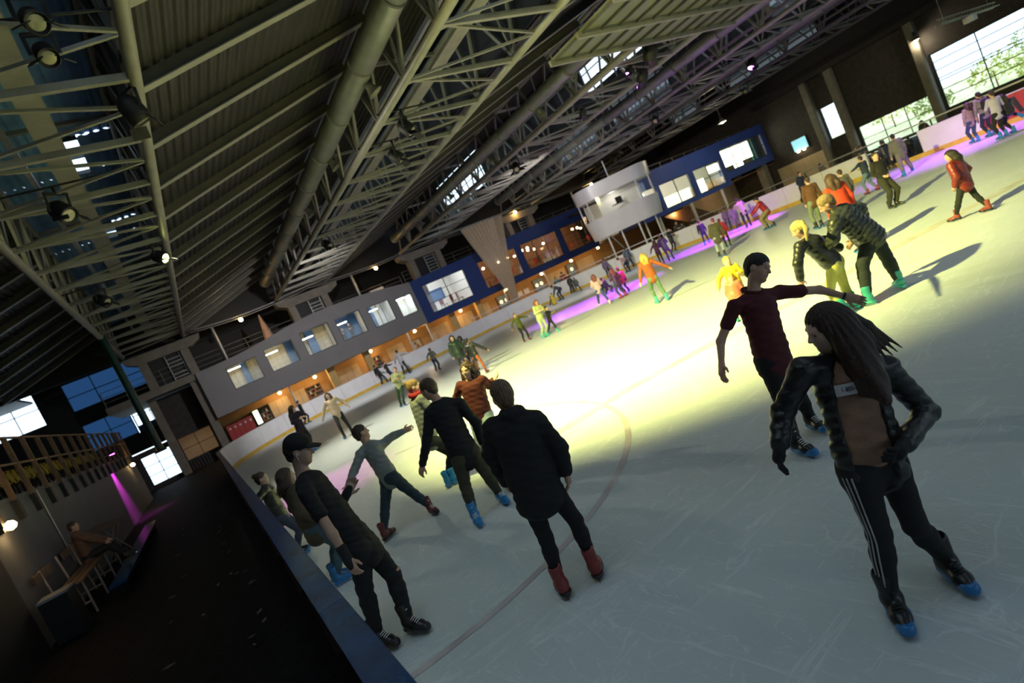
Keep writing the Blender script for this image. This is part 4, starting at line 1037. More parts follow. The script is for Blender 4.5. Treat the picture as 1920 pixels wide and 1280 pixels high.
for x, lab in ((35.25, 'pale round post next to the control room'), (39.3, 'pale round post under the second window of the brighter blue building'), (43.45, 'pale round post at the foot of the brown stair flank')):
    o = empty('steel_post', (x, 32.2, 0), lab, 'post'); bar('shaft', (x, 33.1, -.04), (x, 33.1, 2.45), .24, .24, M_white, o, 'cyl12'); bar('foot', (x, 33.1, -.04), (x, 33.1, .03), .4, .4, M_steel, o, 'cyl12')
o = empty('concrete_column', (50.5, 33.5, 0), 'square concrete column under the brighter blue building next to the brick wall', 'column')
box('shaft', (50.1, 33.2, -.04), (50.8, 33.9, 2.9), M_conc, o); box('plinth', (50.05, 33.15, -.04), (50.85, 33.95, .12), M_conc, o)
railing('roof_railing', [(35.5, 34), (51.5, 34)], 6.0, .6, 'pale conduit rail on the roof of the brighter blue building', M_steel, 1)
# ------------------------------------------------------------------ organic shapes: signed distance field -> surface-net mesh
class Field:
    def __init__(self): self.pr = []
    def cap(self, p0, r0, p1, r1, k=0.02, ax=None, fs=1.0): self.pr.append(('c', np.array(p0, float), r0, np.array(p1, float), r1, k, None if ax is None else unit(ax), fs)); return self
    def ell(self, c, R, rad, k=0.02, sub=False): self.pr.append(('s' if sub else 'e', np.array(c, float), np.array(R, float), np.array(rad, float), k)); return self
    def cut(self, p, n, r=1e9, k=0.006): self.pr.append(('p', np.array(p, float), unit(n), r, k)); return self
    def bounds(self):
        lo = np.full(3, 1e9); hi = -lo
        for q in self.pr:
            if q[0] == 'c':
                for p, r in ((q[1], q[2]), (q[3], q[4])):
                    r = r*max(1, q[7]); lo = np.minimum(lo, p-r); hi = np.maximum(hi, p+r)
            elif q[0] == 'e':
                r = np.abs(q[2].T @ np.diag(q[3])).max(axis=1) if False else np.full(3, q[3].max()); lo = np.minimum(lo, q[1]-r); hi = np.maximum(hi, q[1]+r)
        return lo, hi
    def mesh(self, vox, disp=None):
        lo, hi = self.bounds(); lo = lo-3*vox; hi = hi+3*vox
        n = np.ceil((hi-lo)/vox).astype(int)+1
        F = np.full(tuple(n), 0.5, np.float32)
        ax = [lo[i]+vox*np.arange(n[i]) for i in range(3)]
        for q in self.pr:
            if q[0] == 'c':
                r = max(q[2], q[4])*max(1, q[7]); m = q[5]+2.5*vox
                a = np.minimum(q[1], q[3])-r-m; b = np.maximum(q[1], q[3])+r+m
            elif q[0] in 'es':
                r = q[3].max(); m = q[4]+2.5*vox; a = q[1]-r-m; b = q[1]+r+m
            else:
                a = np.maximum(lo, q[1]-q[3]); b = np.minimum(hi, q[1]+q[3])
            i0 = np.clip(np.floor((a-lo)/vox).astype(int), 0, n); i1 = np.clip(np.ceil((b-lo)/vox).astype(int)+1, 0, n)
            if (i1 <= i0).any(): continue
            X = ax[0][i0[0]:i1[0], None, None]; Y = ax[1][None, i0[1]:i1[1], None]; Z = ax[2][None, None, i0[2]:i1[2]]
            if q[0] == 'c':
                p0, r0, p1, r1, k, fa, fs = q[1:]
                dx, dy, dz = X-p0[0], Y-p0[1], Z-p0[2]; d = p1-p0
                if fa is not None:
                    t = (dx*fa[0]+dy*fa[1]+dz*fa[2])*(1-1/fs); dx = dx-t*fa[0]; dy = dy-t*fa[1]; dz = dz-t*fa[2]
                    d = d-fa*(d @ fa)*(1-1/fs)
                h = np.clip((dx*d[0]+dy*d[1]+dz*d[2])/max(d @ d, 1e-9), 0, 1)
                v = np.sqrt((dx-h*d[0])**2+(dy-h*d[1])**2+(dz-h*d[2])**2)-(r0+(r1-r0)*h)
            elif q[0] in 'es':
                c, R, rad, k = q[1:]
                dx, dy, dz = X-c[0], Y-c[1], Z-c[2]
                u = [(dx*R[i][0]+dy*R[i][1]+dz*R[i][2])/rad[i] for i in range(3)]
                l = np.sqrt(u[0]**2+u[1]**2+u[2]**2)
                v = (l-1)*rad.min()
            S = F[i0[0]:i1[0], i0[1]:i1[1], i0[2]:i1[2]]
            if q[0] in 'ce':
                h = np.maximum(k-np.abs(S-v), 0)/k
                S[...] = np.minimum(S, v)-h*h*k*.25
            elif q[0] == 's':
                v = -v; h = np.maximum(k-np.abs(S-v), 0)/k
                S[...] = np.maximum(S, v)+h*h*k*.25
            else:
                v = (X-q[1][0])*q[2][0]+(Y-q[1][1])*q[2][1]+(Z-q[1][2])*q[2][2]
                k = q[4]; h = np.maximum(k-np.abs(S-v), 0)/k
                S[...] = np.maximum(S, v)+h*h*k*.25
        if disp is not None:
            F += disp(ax[0][:, None, None], ax[1][None, :, None], ax[2][None, None, :]).astype(np.float32)
        return surface_net(F, lo, vox)

def surface_net(F, lo, vox):
    s = F < 0
    c = np.zeros(tuple(np.array(F.shape)-1), np.int8)
    for i in (0, 1):
        for j in (0, 1):
            for k in (0, 1):
                c += s[i:F.shape[0]-1+i, j:F.shape[1]-1+j, k:F.shape[2]-1+k]
    act = (c > 0) & (c < 8)
    I = np.argwhere(act)
    if len(I) == 0: return np.zeros((0, 3)), np.zeros((0, 4), int)
    idx = np.full(c.shape, -1, np.int64); idx[act] = np.arange(len(I))
    acc = np.zeros((len(I), 3)); cnt = np.zeros(len(I))
    cor = [(i, j, k) for i in (0, 1) for j in (0, 1) for k in (0, 1)]
    val = {q: F[I[:, 0]+q[0], I[:, 1]+q[1], I[:, 2]+q[2]] for q in cor}
    for a in cor:
        for ax in range(3):
            if a[ax]: continue
            b = list(a); b[ax] = 1; b = tuple(b)
            va, vb = val[a], val[b]; m = (va < 0) != (vb < 0)
            t = np.where(m, va/np.where(m, va-vb, 1), 0)
            p = np.repeat(np.array(a, float)[None], len(I), 0); p[:, ax] += t
            acc += p*m[:, None]; cnt += m
    V = lo + vox*(I + acc/cnt[:, None])
    Q = []
    for ax in range(3):
        o = [(ax+1) % 3, (ax+2) % 3]
        A = np.take(s, range(0, s.shape[ax]-1), ax); B = np.take(s, range(1, s.shape[ax]), ax)
        E = np.argwhere(A != B)
        ok = (E[:, o[0]] > 0) & (E[:, o[1]] > 0) & (E[:, o[0]] < s.shape[o[0]]-1) & (E[:, o[1]] < s.shape[o[1]]-1)
        E = E[ok]; ins = A[E[:, 0], E[:, 1], E[:, 2]]
        def cell(d0, d1):
            e = E.copy(); e[:, o[0]] += d0; e[:, o[1]] += d1
            return idx[e[:, 0], e[:, 1], e[:, 2]]
        q = np.stack([cell(-1, -1), cell(0, -1), cell(0, 0), cell(-1, 0)], 1)
        q[~ins] = q[~ins][:, ::-1]
        Q.append(q)
    return V, np.concatenate(Q)

def add_mesh(name, V, Q, m, parent=None, base=None, **kw):
    me = bpy.data.meshes.new(name)
    b = np.zeros(3) if base is None else np.asarray(base, float)
    V = (V-b).astype(np.float32)
    me.vertices.add(len(V)); me.vertices.foreach_set('co', V.ravel())
    me.loops.add(Q.size); me.loops.foreach_set('vertex_index', Q.ravel().astype(np.int32))
    me.polygons.add(len(Q)); me.polygons.foreach_set('loop_start', np.arange(0, Q.size, 4, dtype=np.int32))
    me.polygons.foreach_set('use_smooth', np.ones(len(Q), bool))
    me.materials.append(m); me.update(calc_edges=True); me.validate()
    o = link(name, me, parent, Matrix.Translation(Vector(b)))
    return finish(o, **kw)

# ------------------------------------------------------------------ people
UP = np.array([0, 0, 1.0]); BLK_ = (.012, .012, .014)
FH = unit([_F[0], _F[1], 0]); RH = _R
def fab(col, kind='cloth'):
    nm = '%s_%02x%02x%02x' % (kind, *[int(255*min(1, c)) for c in col])
    if kind == 'skin': return mat(nm, col, .5, var=.08, scale=14, spec=.4)
    if kind == 'hair': return mat(nm, col, .42, var=.45, scale=60, spec=.5, stretch=(1, 1, .25), bump=.5, bscale=160)
    if kind == 'denim': return mat(nm, col, .8, var=.2, scale=10, bump=.3, bscale=220)
    if kind == 'nylon': return mat(nm, col, .38, var=.12, scale=8, bump=.3, bscale=28)
    if kind == 'boot': return mat(nm, col, .35, var=.12, scale=12)
    return mat(nm, col, .85, var=.14, scale=9, bump=.35, bscale=120)
SKIN = (0.56, 0.34, 0.24); SKIN2 = (0.62, 0.42, 0.32)
M_blade = mat('polished_blade', (.75, .77, .8), .22, .95, var=.05)
M_lace = mat('white_lace', (.75, .75, .72), .7)
M_soleblk = mat('black_sole', (.015, .015, .017), .5)
def dirn(a):
    a = math.radians(a); return math.cos(a)*FH+math.sin(a)*RH
def ik(a, b, l1, l2, hint):
    d = b-a; L = np.linalg.norm(d)
    k = max(1.0, L/(l1+l2)*1.001); l1 *= k; l2 *= k
    t = d/L; x = (l1*l1-l2*l2+L*L)/(2*L); hgt = math.sqrt(max(l1*l1-x*x, 0))
    hn = hint-t*(hint @ t); hn = unit(hn)
    return a+t*x+hn*hgt

_boots = {}
def boot_meshes(lod):
    if lod in _boots: return _boots[lod]
    I3 = np.eye(3); vox = .006 if lod else .014
    f = Field()
    f.cap((0, -.012, .11), .050, (0, -.006, .0), .047, .03).cap((0, -.02, -.02), .044, (0, -.03, -.055), .036, .03)
    f.cap((0, .0, -.035), .047, (0, .10, -.058), .040, .03, (1, 0, 0), 1.05).cap((0, .10, -.06), .038, (0, .155, -.066), .030, .03, (1, 0, 0), 1.2)
    f.ell((0, -.012, .125), I3, (.038, .04, .035), .01, True)
    f.cut((0, 0, -.088), (0, 0, -1))
    up = f.mesh(vox)
    def bx(lo, hi):
        v = [(x, y, z) for x in (lo[0], hi[0]) for y in (lo[1], hi[1]) for z in (lo[2], hi[2])]
        return v, [(0, 1, 3, 2), (4, 6, 7, 5), (0, 4, 5, 1), (2, 3, 7, 6), (0, 2, 6, 4), (1, 5, 7, 3)]
    # blade with curled toe, extruded outline
    pr = [(-.095, -.112), (-.10, -.13), (.14, -.13), (.175, -.118), (.18, -.105), (.15, -.112)]
    n = len(pr)
    bl = ([(-.002, y, z) for y, z in pr]+[(.002, y, z) for y, z in pr], [(k, (k+1) % n, n+(k+1) % n, n+k) for k in range(n)]+[tuple(range(n))[::-1], tuple(range(n, 2*n))])
    sp = [(-.085, -.085), (.16, -.085), (.155, -.094), (.10, -.097), (.09, -.114), (.05, -.114), (.04, -.098), (-.02, -.098), (-.03, -.114), (-.075, -.114)]
    n = len(sp)
    so = ([(-.03, y, z) for y, z in sp]+[(.03, y, z) for y, z in sp], [(k, (k+1) % n, n+(k+1) % n, n+k) for k in range(n)]+[tuple(range(n))[::-1], tuple(range(n, 2*n))])
    lv, lf = [], []
    if lod:
        for k in range(6):
            t = k/5; y = .035+.075*t if k > 1 else .042-.004*k; z = (.085-.05*k) if k < 2 else (.012-.03*(t-.4)/.6)
            pts = [(-.026, y, z), (0, y+.006, z+.008), (.026, y, z)] if k > 1 else [(-.03, y-.02, z), (0, y+.002, z), (.03, y-.02, z)]
            for a, b in zip(pts[:-1], pts[1:]):
                o = len(lv)
                for p in (a, b):
                    for dy, dz in ((-.004, 0), (0, .004), (.004, 0), (0, -.004)): lv.append((p[0], p[1]+dy, p[2]+dz))
                for j in range(4): lf.append((o+j, o+(j+1) % 4, o+4+(j+1) % 4, o+4+j))
    q = Field()
    q.cap((0, -.035, -.062), .050, (0, .06, -.066), .051, .02).cap((0, .06, -.066), .051, (0, .160, -.074), .041, .02)
    q.cut((0, 0, -.058), (0, -.10, 1)).cut((0, 0, -.098), (0, 0, -1))
    q.cap((0, -.055, -.095), .020, (0, -.045, -.108), .012, .012).cap((0, .085, -.095), .020, (0, .09, -.108), .012, .012)
    so = q.mesh(vox)
    _boots[lod] = (up, so, bl, (lv, lf))
    return _boots[lod]
_bm = {}
def boot_data(lod, part, m):
    key = (lod, part, m.name)
    if key in _bm: return _bm[key]
    V, Q = boot_meshes(lod)[part]
    me = bpy.data.meshes.new('skate_part'); me.from_pydata([tuple(map(float, v)) for v in V], [], [tuple(map(int, q)) for q in Q]); me.materials.append(m)
    if part < 2:
        for p in me.polygons: p.use_smooth = True
    _bm[key] = me
    return me
def add_skate(parent, ankle, toe, upv, s, cols, lod):
    y = unit(toe); z = unit(upv-y*(upv @ y)); x = np.cross(y, z)
    M = Matrix(((x[0]*s, y[0]*s, z[0]*s, ankle[0]), (x[1]*s, y[1]*s, z[1]*s, ankle[1]), (x[2]*s, y[2]*s, z[2]*s, ankle[2]), (0, 0, 0, 1)))
    b = link('skate', boot_data(lod, 0, fab(cols[0], 'boot')), parent, M)
    link('sole', boot_data(lod, 1, fab(cols[1], 'boot')), b, M); link('blade', boot_data(lod, 2, M_blade), b, M)
    if lod: link('laces', boot_data(lod, 3, M_lace if len(cols) < 3 else fab(cols[2])), b, M)

def hand(f, wrist, d, pal, s, curl=.5, lod=1, spread=.25, r=1.0):
    """palm and five fingers; d = pointing direction, pal = direction the palm faces"""
    d = unit(d); n = unit(pal-d*(pal @ d)); x = np.cross(d, n)
    pc = wrist+d*.05*s
    f.cap(wrist, .025*s*r, wrist+d*.075*s, .026*s*r, .012, x, 1.55)
    if not lod:
        f.cap(wrist+d*.07*s, .026*s, wrist+d*.13*s+n*.04*s*curl, .019*s, .02, x, 1.5); f.cap(wrist+d*.02*s, .02*s, wrist+d*.08*s+x*.05*s, .014*s, .015); return
    for k, (o, L) in enumerate(((-.030, .062), (-.010, .074), (.010, .078), (.029, .070))):
        a = wrist+d*.080*s+x*o*s; dd = unit(d+x*o*spread*8)
        b = a+(dd*math.cos(curl*.7)+n*math.sin(curl*.7))*L*.55*s; c = b+(dd*math.cos(curl*1.7)+n*math.sin(curl*1.7))*L*.5*s
        f.cap(a-d*.01*s, .0098*s*r, b, .0092*s*r, .004); f.cap(b, .0092*s*r, c, .0078*s*r, .003)
    a = wrist+d*.02*s+x*.028*s; b = a+unit(d*.75+x*.8+n*.25)*.045*s; c = b+unit(d+x*.3+n*.35*(.4+curl))*.034*s
    f.cap(a, .014*s*r, b, .0115*s*r, .01); f.cap(b, .0112*s*r, c, .0088*s*r, .004)

def head_field(f, c, hx, hy, hz, s, lod):
    R = np.array([hx, hy, hz])
    def P(x, y, z): return c+s*(hx*x+hy*y+hz*z)
    f.ell(P(0, -.012, .032), R, np.array([.075, .096, .086])*s, .02)
    f.ell(P(0, .022, -.035), R, np.array([.059, .070, .085])*s, .03)
    f.cap(P(0, .030, -.062), .048*s, P(0, .066, -.098), .021*s, .03, hx, 1.15)
    for q in (-1, 1):
        f.ell(P(q*.036, .052, -.030), R, np.array([.027, .03, .032])*s, .02)
        f.ell(P(q*.076, -.006, -.012), R, np.array([.012, .024, .032])*s, .008)
    f.cap(P(-.034, .078, .020), .0125*s, P(.034, .078, .020), .0125*s, .016)
    if lod:
        for q in (-1, 1): f.ell(P(q*.031, .094, .000), R, np.array([.018, .014, .012])*s, .01, True)
        for q in (-1, 1): f.ell(P(q*.031, .075, .000), R, np.array([.016, .0135, .0125])*s, .003)
    f.cap(P(0, .086, .012), .0085*s, P(0, .109, -.028), .0115*s, .010)
    if lod:
        for q in (-1, 1): f.ell(P(q*.011, .100, -.032), R, np.array([.0085, .011, .0085])*s, .006)
        f.cap(P(-.017, .087, -.056), .0065*s, P(.017, .087, -.056), .0065*s, .007); f.cap(P(-.014, .085, -.067), .0075*s, P(.014, .085, -.067), .0075*s, .007)
    return P

PEOPLE = {}
def person(label, feet, head, h=None, hip=None, fwd=0, look=None, nod=0, d=None, hands=(None, None), elbows=(None, None), knees=(None, None), neck=None, shoulders=(None, None),
           lift=(0, 0), toes=(None, None), top=('sweater', (.1, .1, .1)), legs=('slim', (.05, .05, .06)), skates=((.02, .02, .03), (.05, .25, .6)), hair=('short', (.05, .03, .02)), skin=SKIN,
           hdz=0.0, hipdz=0.0, lod=0, gloves=None, hairto=None, group=None, seat=False, vox=None, build=1.0, shoes=True, nofeet=False, sleeve=.52, hem=None):
    """one figure: joints come from where they are seen and how deep the figure stands on the ice"""
    if d is None:
        g = [ground(p) for p, l in zip(feet, lift) if l == 0]
        d = float(np.mean([depth_of(q) for q in g]))
    def J(p):
        if p is None: return None
        return at_depth(p[:2], d+(p[2] if len(p) > 2 else 0))
    fp = []
    for p, l in zip(feet, lift):
        if len(p) > 2 or l: fp.append(at_depth(p[:2], d+(p[2] if len(p) > 2 else 0)))
        else: fp.append(ground(p))
    hc = at_depth(head, d+hdz); fm = (fp[0]+fp[1])/2
    if h is None: h = np.linalg.norm(hc-fm)/.945
    s = h/1.70
    fw = dirn(fwd); sg = 1 if abs(fwd) <= 90 else -1
    pel = J(hip) if hip is not None else fm+(hc-fm)*.545+np.array([0, 0, .0])
    if hip is not None and hipdz: pel = at_depth(hip[:2], d+hipdz)
    nk = J(neck) if neck is not None else hc+unit(pel-hc)*.150*s-fw*.012*s
    sp = unit(nk-pel); rt = np.cross(fw, UP)*sg; rt = unit(rt-sp*(rt @ sp)); fr = np.cross(sp, rt)*-1
    if fr @ fw < 0: fr = -fr
    sh = []; el = []; wr = []; hp = []; kn = []; an = []
    for i, q in ((0, -1), (1, 1)):
        a = J(shoulders[i]) if shoulders[i] is not None else nk-sp*.050*s+rt*q*.168*s*build
        hj = pel+rt*q*.088*s-sp*.02*s
        hd = hands[i]
        if isinstance(hd, str) or hd is None:
            k = hd or 'down'
            off = {'down': -UP*.52+rt*q*.10+fr*.06, 'out': rt*q*.50-UP*.18+fr*.05, 'wide': rt*q*.54+UP*.02, 'fwd': fr*.46-UP*.16, 'hip': -sp*.38+rt*q*.06+fr*.10, 'bent': fr*.26-UP*.22-rt*q*.06, 'back': -fr*.2-UP*.46+rt*q*.06, 'pocket': -sp*.46+rt*q*.05+fr*.08, 'lowout': rt*q*.30-UP*.42, 'face': fr*.22+UP*.10-rt*q*.05}[k]
            w = a+off*s
        else: w = J(hd)
        e = J(elbows[i]) if elbows[i] is not None else ik(a, w, .285*s, .255*s, -fr*.8+rt*q*.7-UP*.3)
        up_ = np.array(UP)
        kk = J(knees[i])
        ank = (fp[i]+UP*(.07 if nofeet else .130)*s) if not lift[i] else fp[i]+UP*.1*s
        if kk is None: kk = ik(hj, ank, .415*s, .400*s, fr+rt*q*.12)
        sh.append(a); el.append(e); wr.append(w); hp.append(hj); kn.append(kk); an.append(ank)
    hz = unit(hc-nk); lk = dirn(fwd if look is None else look)+UP*math.tan(math.radians(nod))
    hz = unit(.55*hz+.45*UP) if nod == 0 else unit(hz)
    hy = unit(lk-hz*(lk @ hz)); hx = np.cross(hy, hz)
    vx = vox or float(np.clip(d*.00135, .0065, .02))
    base = np.array([fm[0], fm[1], min(fp[0][2], fp[1][2])])
    # skin body, one surface from head to feet
    b = Field(); hs = s*(1.0 if h > 1.45 else 1.0+.22*(1.45-h)/.45)
    P = head_field(b, hc, hx, hy, hz, hs, lod)
    b.cap(P(0, -.018, -.075), .050*hs, nk-sp*.02*s, .056*s, .03)
    b.cap(nk-sp*.12*s, .088*s, pel+sp*.02*s, .080*s, .05, rt, 1.45)
    for i, q in ((0, -1), (1, 1)):
        b.cap(nk-sp*.035*s, .045*s, sh[i], .046*s, .04); b.cap(sh[i], .044*s, el[i], .036*s, .02); b.cap(el[i], .037*s, wr[i], .0235*s, .02)
        b.cap(hp[i], .070*s, kn[i], .046*s, .04); b.cap(kn[i], .045*s, an[i], .034*s, .02)
        if gloves is None:
            hd_ = unit(wr[i]-el[i]); hand(b, wr[i], hd_, unit(-rt*q+fr*.3), s, .45, lod)
    V, Q = b.mesh(vx)
    root = add_mesh('person', V, Q, fab(skin, 'skin'), None, base, label=label, cat='person', group=group)
    # upper garment
    st, tc = top[0], top[1]
    inf = {'tee': .010, 'shirt': .014, 'sweater': .020, 'hoodie': .030, 'jacket': .030, 'puffer': .038, 'coat': .034}[st]*s
    lng = {'tee': .10, 'shirt': .09, 'sweater': .07, 'hoodie': .14, 'jacket': .10, 'puffer': .06, 'coat': .16}[st]*s
    if hem is not None: lng = hem*s
    t = Field()
    t.cap(nk-sp*.13*s, .106*s*build+inf, pel+sp*.08*s, .095*s*build+inf, .06, rt, 1.42)
    if lng > -.07*s: t.cap(pel+sp*.10*s, .096*s*build+inf, pel-sp*lng, .102*s*build+inf, .04, rt, 1.38)
    for i, q in ((0, -1), (1, 1)):
        t.cap(nk-sp*.045*s+rt*q*.03*s, .042*s+inf*.6, sh[i], .048*s+inf, .05)
        if st == 'tee':
            e2 = sh[i]+(el[i]-sh[i])*sleeve; t.cap(sh[i], .050*s+inf, e2, .050*s+inf, .02); t.cut(e2, unit(el[i]-sh[i]), .11*s) if False else None
        else:
            t.cap(sh[i], .048*s+inf, el[i], .039*s+inf, .025); w2 = el[i]+(wr[i]-el[i])*.93
            t.cap(el[i], .040*s+inf, w2, .027*s+inf*.9, .02)
    if st in ('hoodie', 'coat', 'jacket', 'puffer'):
        t.cap(nk+sp*.01*s-rt*.03*s, .058*s, nk+sp*.01*s+rt*.03*s, .058*s, .03)
    if st == 'hoodie': t.cap(nk-fr*.075*s-rt*.05*s+sp*.0*s, .05*s, nk-fr*.075*s+rt*.05*s, .05*s, .04); t.cap(nk-fr*.09*s, .05*s, nk-fr*.09*s-sp*.10*s, .035*s, .04)
    t.ell(nk+sp*.075*s+hy*.01, np.array([rt, fr, sp]), np.array([.062, .066, .07])*s, .01, True)
    fold = lod*.0035*s
    def dis(X, Y, Z):
        r = fold*(np.sin(X*38+Z*23)*np.sin(Y*33-Z*41+1.3)+.5*np.sin(Z*90+X*30+Y*27))
        if st == 'puffer':
            al = (X-pel[0])*sp[0]+(Y-pel[1])*sp[1]+(Z-pel[2])*sp[2]
            r = r-.009*s*np.abs(np.sin(al*math.pi/(.065*s)))+.004*s
        return r
    V, Q = t.mesh(vx, dis)
    name = {'tee': 't_shirt', 'shirt': 'shirt', 'sweater': 'sweater', 'hoodie': 'hooded_top', 'jacket': 'jacket', 'puffer': 'padded_jacket', 'coat': 'coat'}[st]
    TOP = add_mesh(name, V, Q, fab(tc, 'nylon' if st in ('puffer', 'jacket') else 'cloth'), root, base)
    # trousers
    ls, lc = legs[0], legs[1]
    w = {'slim': .006, 'jeans': .013, 'loose': .024}[ls]*s
    g = Field()
    g.cap(pel+sp*.06*s, .088*s+w*.5, pel-sp*.05*s, .094*s+w*.5, .05, rt, 1.34)
    for i in (0, 1):
        g.cap(hp[i], .086*s+w, kn[i], .053*s+w, .045); g.ell(kn[i], np.eye(3), np.full(3, .050*s+w), .02); g.cap(kn[i]-(kn[i]-an[i])*.0, .049*s+w, kn[i]+(an[i]-kn[i])*.35, .053*s+w, .02); g.cap(kn[i]+(an[i]-kn[i])*.3, .053*s+w, kn[i]+(an[i]-kn[i])*.86, .038*s+w, .02)
    for i in (0, 1): g.cap(hp[i]-fr*.028*s+sp*.02*s, .070*s, hp[i]-fr*.024*s-sp*.03*s, .070*s, .06)
    fold2 = lod*(.003 if ls != 'slim' else .0018)*s
    V, Q = g.mesh(vx, (lambda X, Y, Z: fold2*np.sin(Z*70+X*25)*np.sin(Y*30+X*22+Z*12)) if lod else None)
    LEG = add_mesh('trousers', V, Q, fab(lc, 'denim' if ls == 'jeans' else 'cloth'), root, base)
    # skates
    if not nofeet:
        for i in (0, 1):
            q = (-1, 1)[i]
            td = dirn(toes[i]) if isinstance(toes[i], (int, float)) else ((ground(toes[i])-ground(feet[i][:2])) if toes[i] is not None else unit(fw+rt*q*.18))
            uv = unit(kn[i]-an[i])*.35+UP*.65 if not lift[i] else unit(kn[i]-an[i])
            add_skate(root, an[i], td, uv if lift[i] else UP, s*1.03, skates, lod)
    else:
        for i in (0, 1):
            sf = Field(); sf.cap(an[i]-UP*.03*s-fw*.03*s, .042*s, an[i]-UP*.04*s+fw*.13*s, .032*s, .02); sf.cut(an[i]-UP*.068*s, -UP); V, Q = sf.mesh(vx); add_mesh('shoe', V, Q, fab(BLK_, 'boot'), root, base)
    # gloves
    if gloves is not None:
        for i, q in ((0, -1), (1, 1)):
            gf = Field(); hand(gf, wr[i]-unit(wr[i]-el[i])*.01, unit(wr[i]-el[i]), unit(-rt*q+fr*.3), s*1.08, .5, lod, r=1.15); gf.cap(wr[i], .032*s, wr[i]-unit(wr[i]-el[i])*.06*s, .034*s, .015)
            V, Q = gf.mesh(vx); add_mesh('glove', V, Q, fab(gloves), root, base)
    # hair or headwear
    hsn, hcx = hair[0], hair[1]
    R = np.array([hx, hy, hz])
    if hsn != 'bald':
        f = Field()
        f.ell(P(0, -.018, .040), R, np.array([.083, .104, .090])*hs, .02)
        if hsn in ('short', 'cap', 'beanie', 'bun', 'pony'):
            f.cap(P(0, -.06, -.01), .058*hs, P(0, -.06, -.05), .045*hs, .03, hx, 1.2)
        if hsn in ('long', 'curly'):
            for q in (-1, 1):
                for k in range(4):
                    a0 = P(q*(.070-.006*k), .02-.035*k, .01); dn = (hairto-hc) if hairto is not None else -hz*.30*hs-hy*.05
                    mid = P(q*(.085-.008*k), -.005-.038*k, -.10); mid = mid*.6+(hc+dn*.45+hx*q*.07*hs-hy*.02*k)*.4; end = hc+dn*(1.0-.07*k)+hx*q*(.085-.018*k)*hs-hy*(.02*k)*hs
                    f.cap(a0, .036*hs, mid, .040*hs, .04); f.cap(mid, .040*hs, end, .026*hs, .05)
            f.cap(P(0, -.06, 0), .075*hs, hc+((hairto-hc) if hairto is not None else -hz*.28*hs-hy*.07)*.95, .035*hs, .04, hx, 1.5)
        if hsn == 'bun': f.ell(P(0, -.10, .085), R, np.array([.045, .045, .045])*hs, .012)
        if hsn == 'pony':
            e_ = hairto if hairto is not None else P(0, -.17, -.16)
            f.cap(P(0, -.10, .05), .03*hs, (P(0, -.15, .0)+e_)/2+hz*.02, .036*hs, .015); f.cap((P(0, -.15, .0)+e_)/2+hz*.02, .036*hs, e_, .012*hs, .015)
        f.ell(P(0, .115, -.035), R, np.array([.078, .088, .100])*hs, .015, True)
        if hsn in ('short', 'cap', 'beanie', 'bun', 'pony'):
            for q in (-1, 1): f.ell(P(q*.085, .03, -.045), R, np.array([.03, .055, .05])*hs, .012, True)
        amp = .004*hs*(1 if lod else 0)*(2.2 if hsn == 'curly' else 1)
        def hd(X, Y, Z):
            u = (X-hc[0])*hx[0]+(Y-hc[1])*hx[1]+(Z-hc[2])*hx[2]; v_ = (X-hc[0])*hy[0]+(Y-hc[1])*hy[1]+(Z-hc[2])*hy[2]; z_ = (X-hc[0])*hz[0]+(Y-hc[1])*hz[1]+(Z-hc[2])*hz[2]
            if hsn == 'curly': return amp*np.sin(u*110+3*np.sin(z_*60))*np.sin(v_*100+2*np.sin(z_*70))
            return amp*.7*np.sin(np.arctan2(u, v_+.02)*26+z_*14)
        V, Q = f.mesh(min(vx, .012) if hsn != 'short' else vx, hd if amp else None)
        if hsn not in ('cap', 'beanie'): add_mesh('hair', V, Q, fab(hcx, 'hair'), root, base)
        else:
            add_mesh('hair', V, Q, fab((.04, .025, .018), 'hair'), root, base)
            c = Field(); c.ell(P(0, -.012, .050), R, np.array([.090, .110, .092])*hs, .01); c.cut(P(0, 0, .018 if hsn == 'cap' else .012), -hz+hy*(.10 if hsn == 'cap' else -.1))
            if hsn == 'cap': c.cap(P(0, .08, .030), .012*hs, P(0, .165, .024), .008*hs, .012, hx, 7.0)
            else: c.ell(P(0, -.02, .16), R, np.array([.025, .025, .025])*hs, .01)
            V, Q = c.mesh(vx); add_mesh('baseball_cap' if hsn == 'cap' else 'knitted_hat', V, Q, fab(hcx), root, base)
    if lod:
        for q in (-1, 1):
            e = Field(); e.ell(P(q*.031, .0805, .000), R, np.array([.0125, .0095, .0085])*hs, .002); V, Q = e.mesh(.0028); add_mesh('eye', V, Q, mat('dark_eye', (.06, .04, .035), .15, var=.1), root, base)
            e = Field(); e.cap(P(q*.016, .0905, .0215), .0036*hs, P(q*.046, .080, .024), .0030*hs, .003); V, Q = e.mesh(.003); add_mesh('eyebrow', V, Q, fab(hcx if hsn not in ('cap', 'beanie', 'bald') else (.05, .03, .02), 'hair'), root, base)
    return dict(root=root, base=base, P=P, nk=nk, pel=pel, sp=sp, rt=rt, fr=fr, s=s, sh=sh, el=el, wr=wr, kn=kn, an=an, hp=hp, hc=hc, hx=hx, hy=hy, hz=hz, vx=vx, d=d, top=TOP, legs=LEG)
BLK = (.012, .012, .014); NAVY = (.03, .045, .09); DENIM = (.05, .09, .16); LDENIM = (.30, .40, .46); BLU = (.02, .20, .52); REDB = (.22, .03, .03); TEAL = (.05, .42, .36)
BROWN = (.045, .022, .014); BLOND = (.42, .30, .11); DARKH = (.012, .009, .008)
def below(p): return np.array([p[0], p[1], 0.0])
def proj(P):
    q = np.asarray(P, float)-CAMP; z = q @ _F
    return (960+FPX*(q @ _IX)/z, 640+FPX*(q @ _IY)/z)

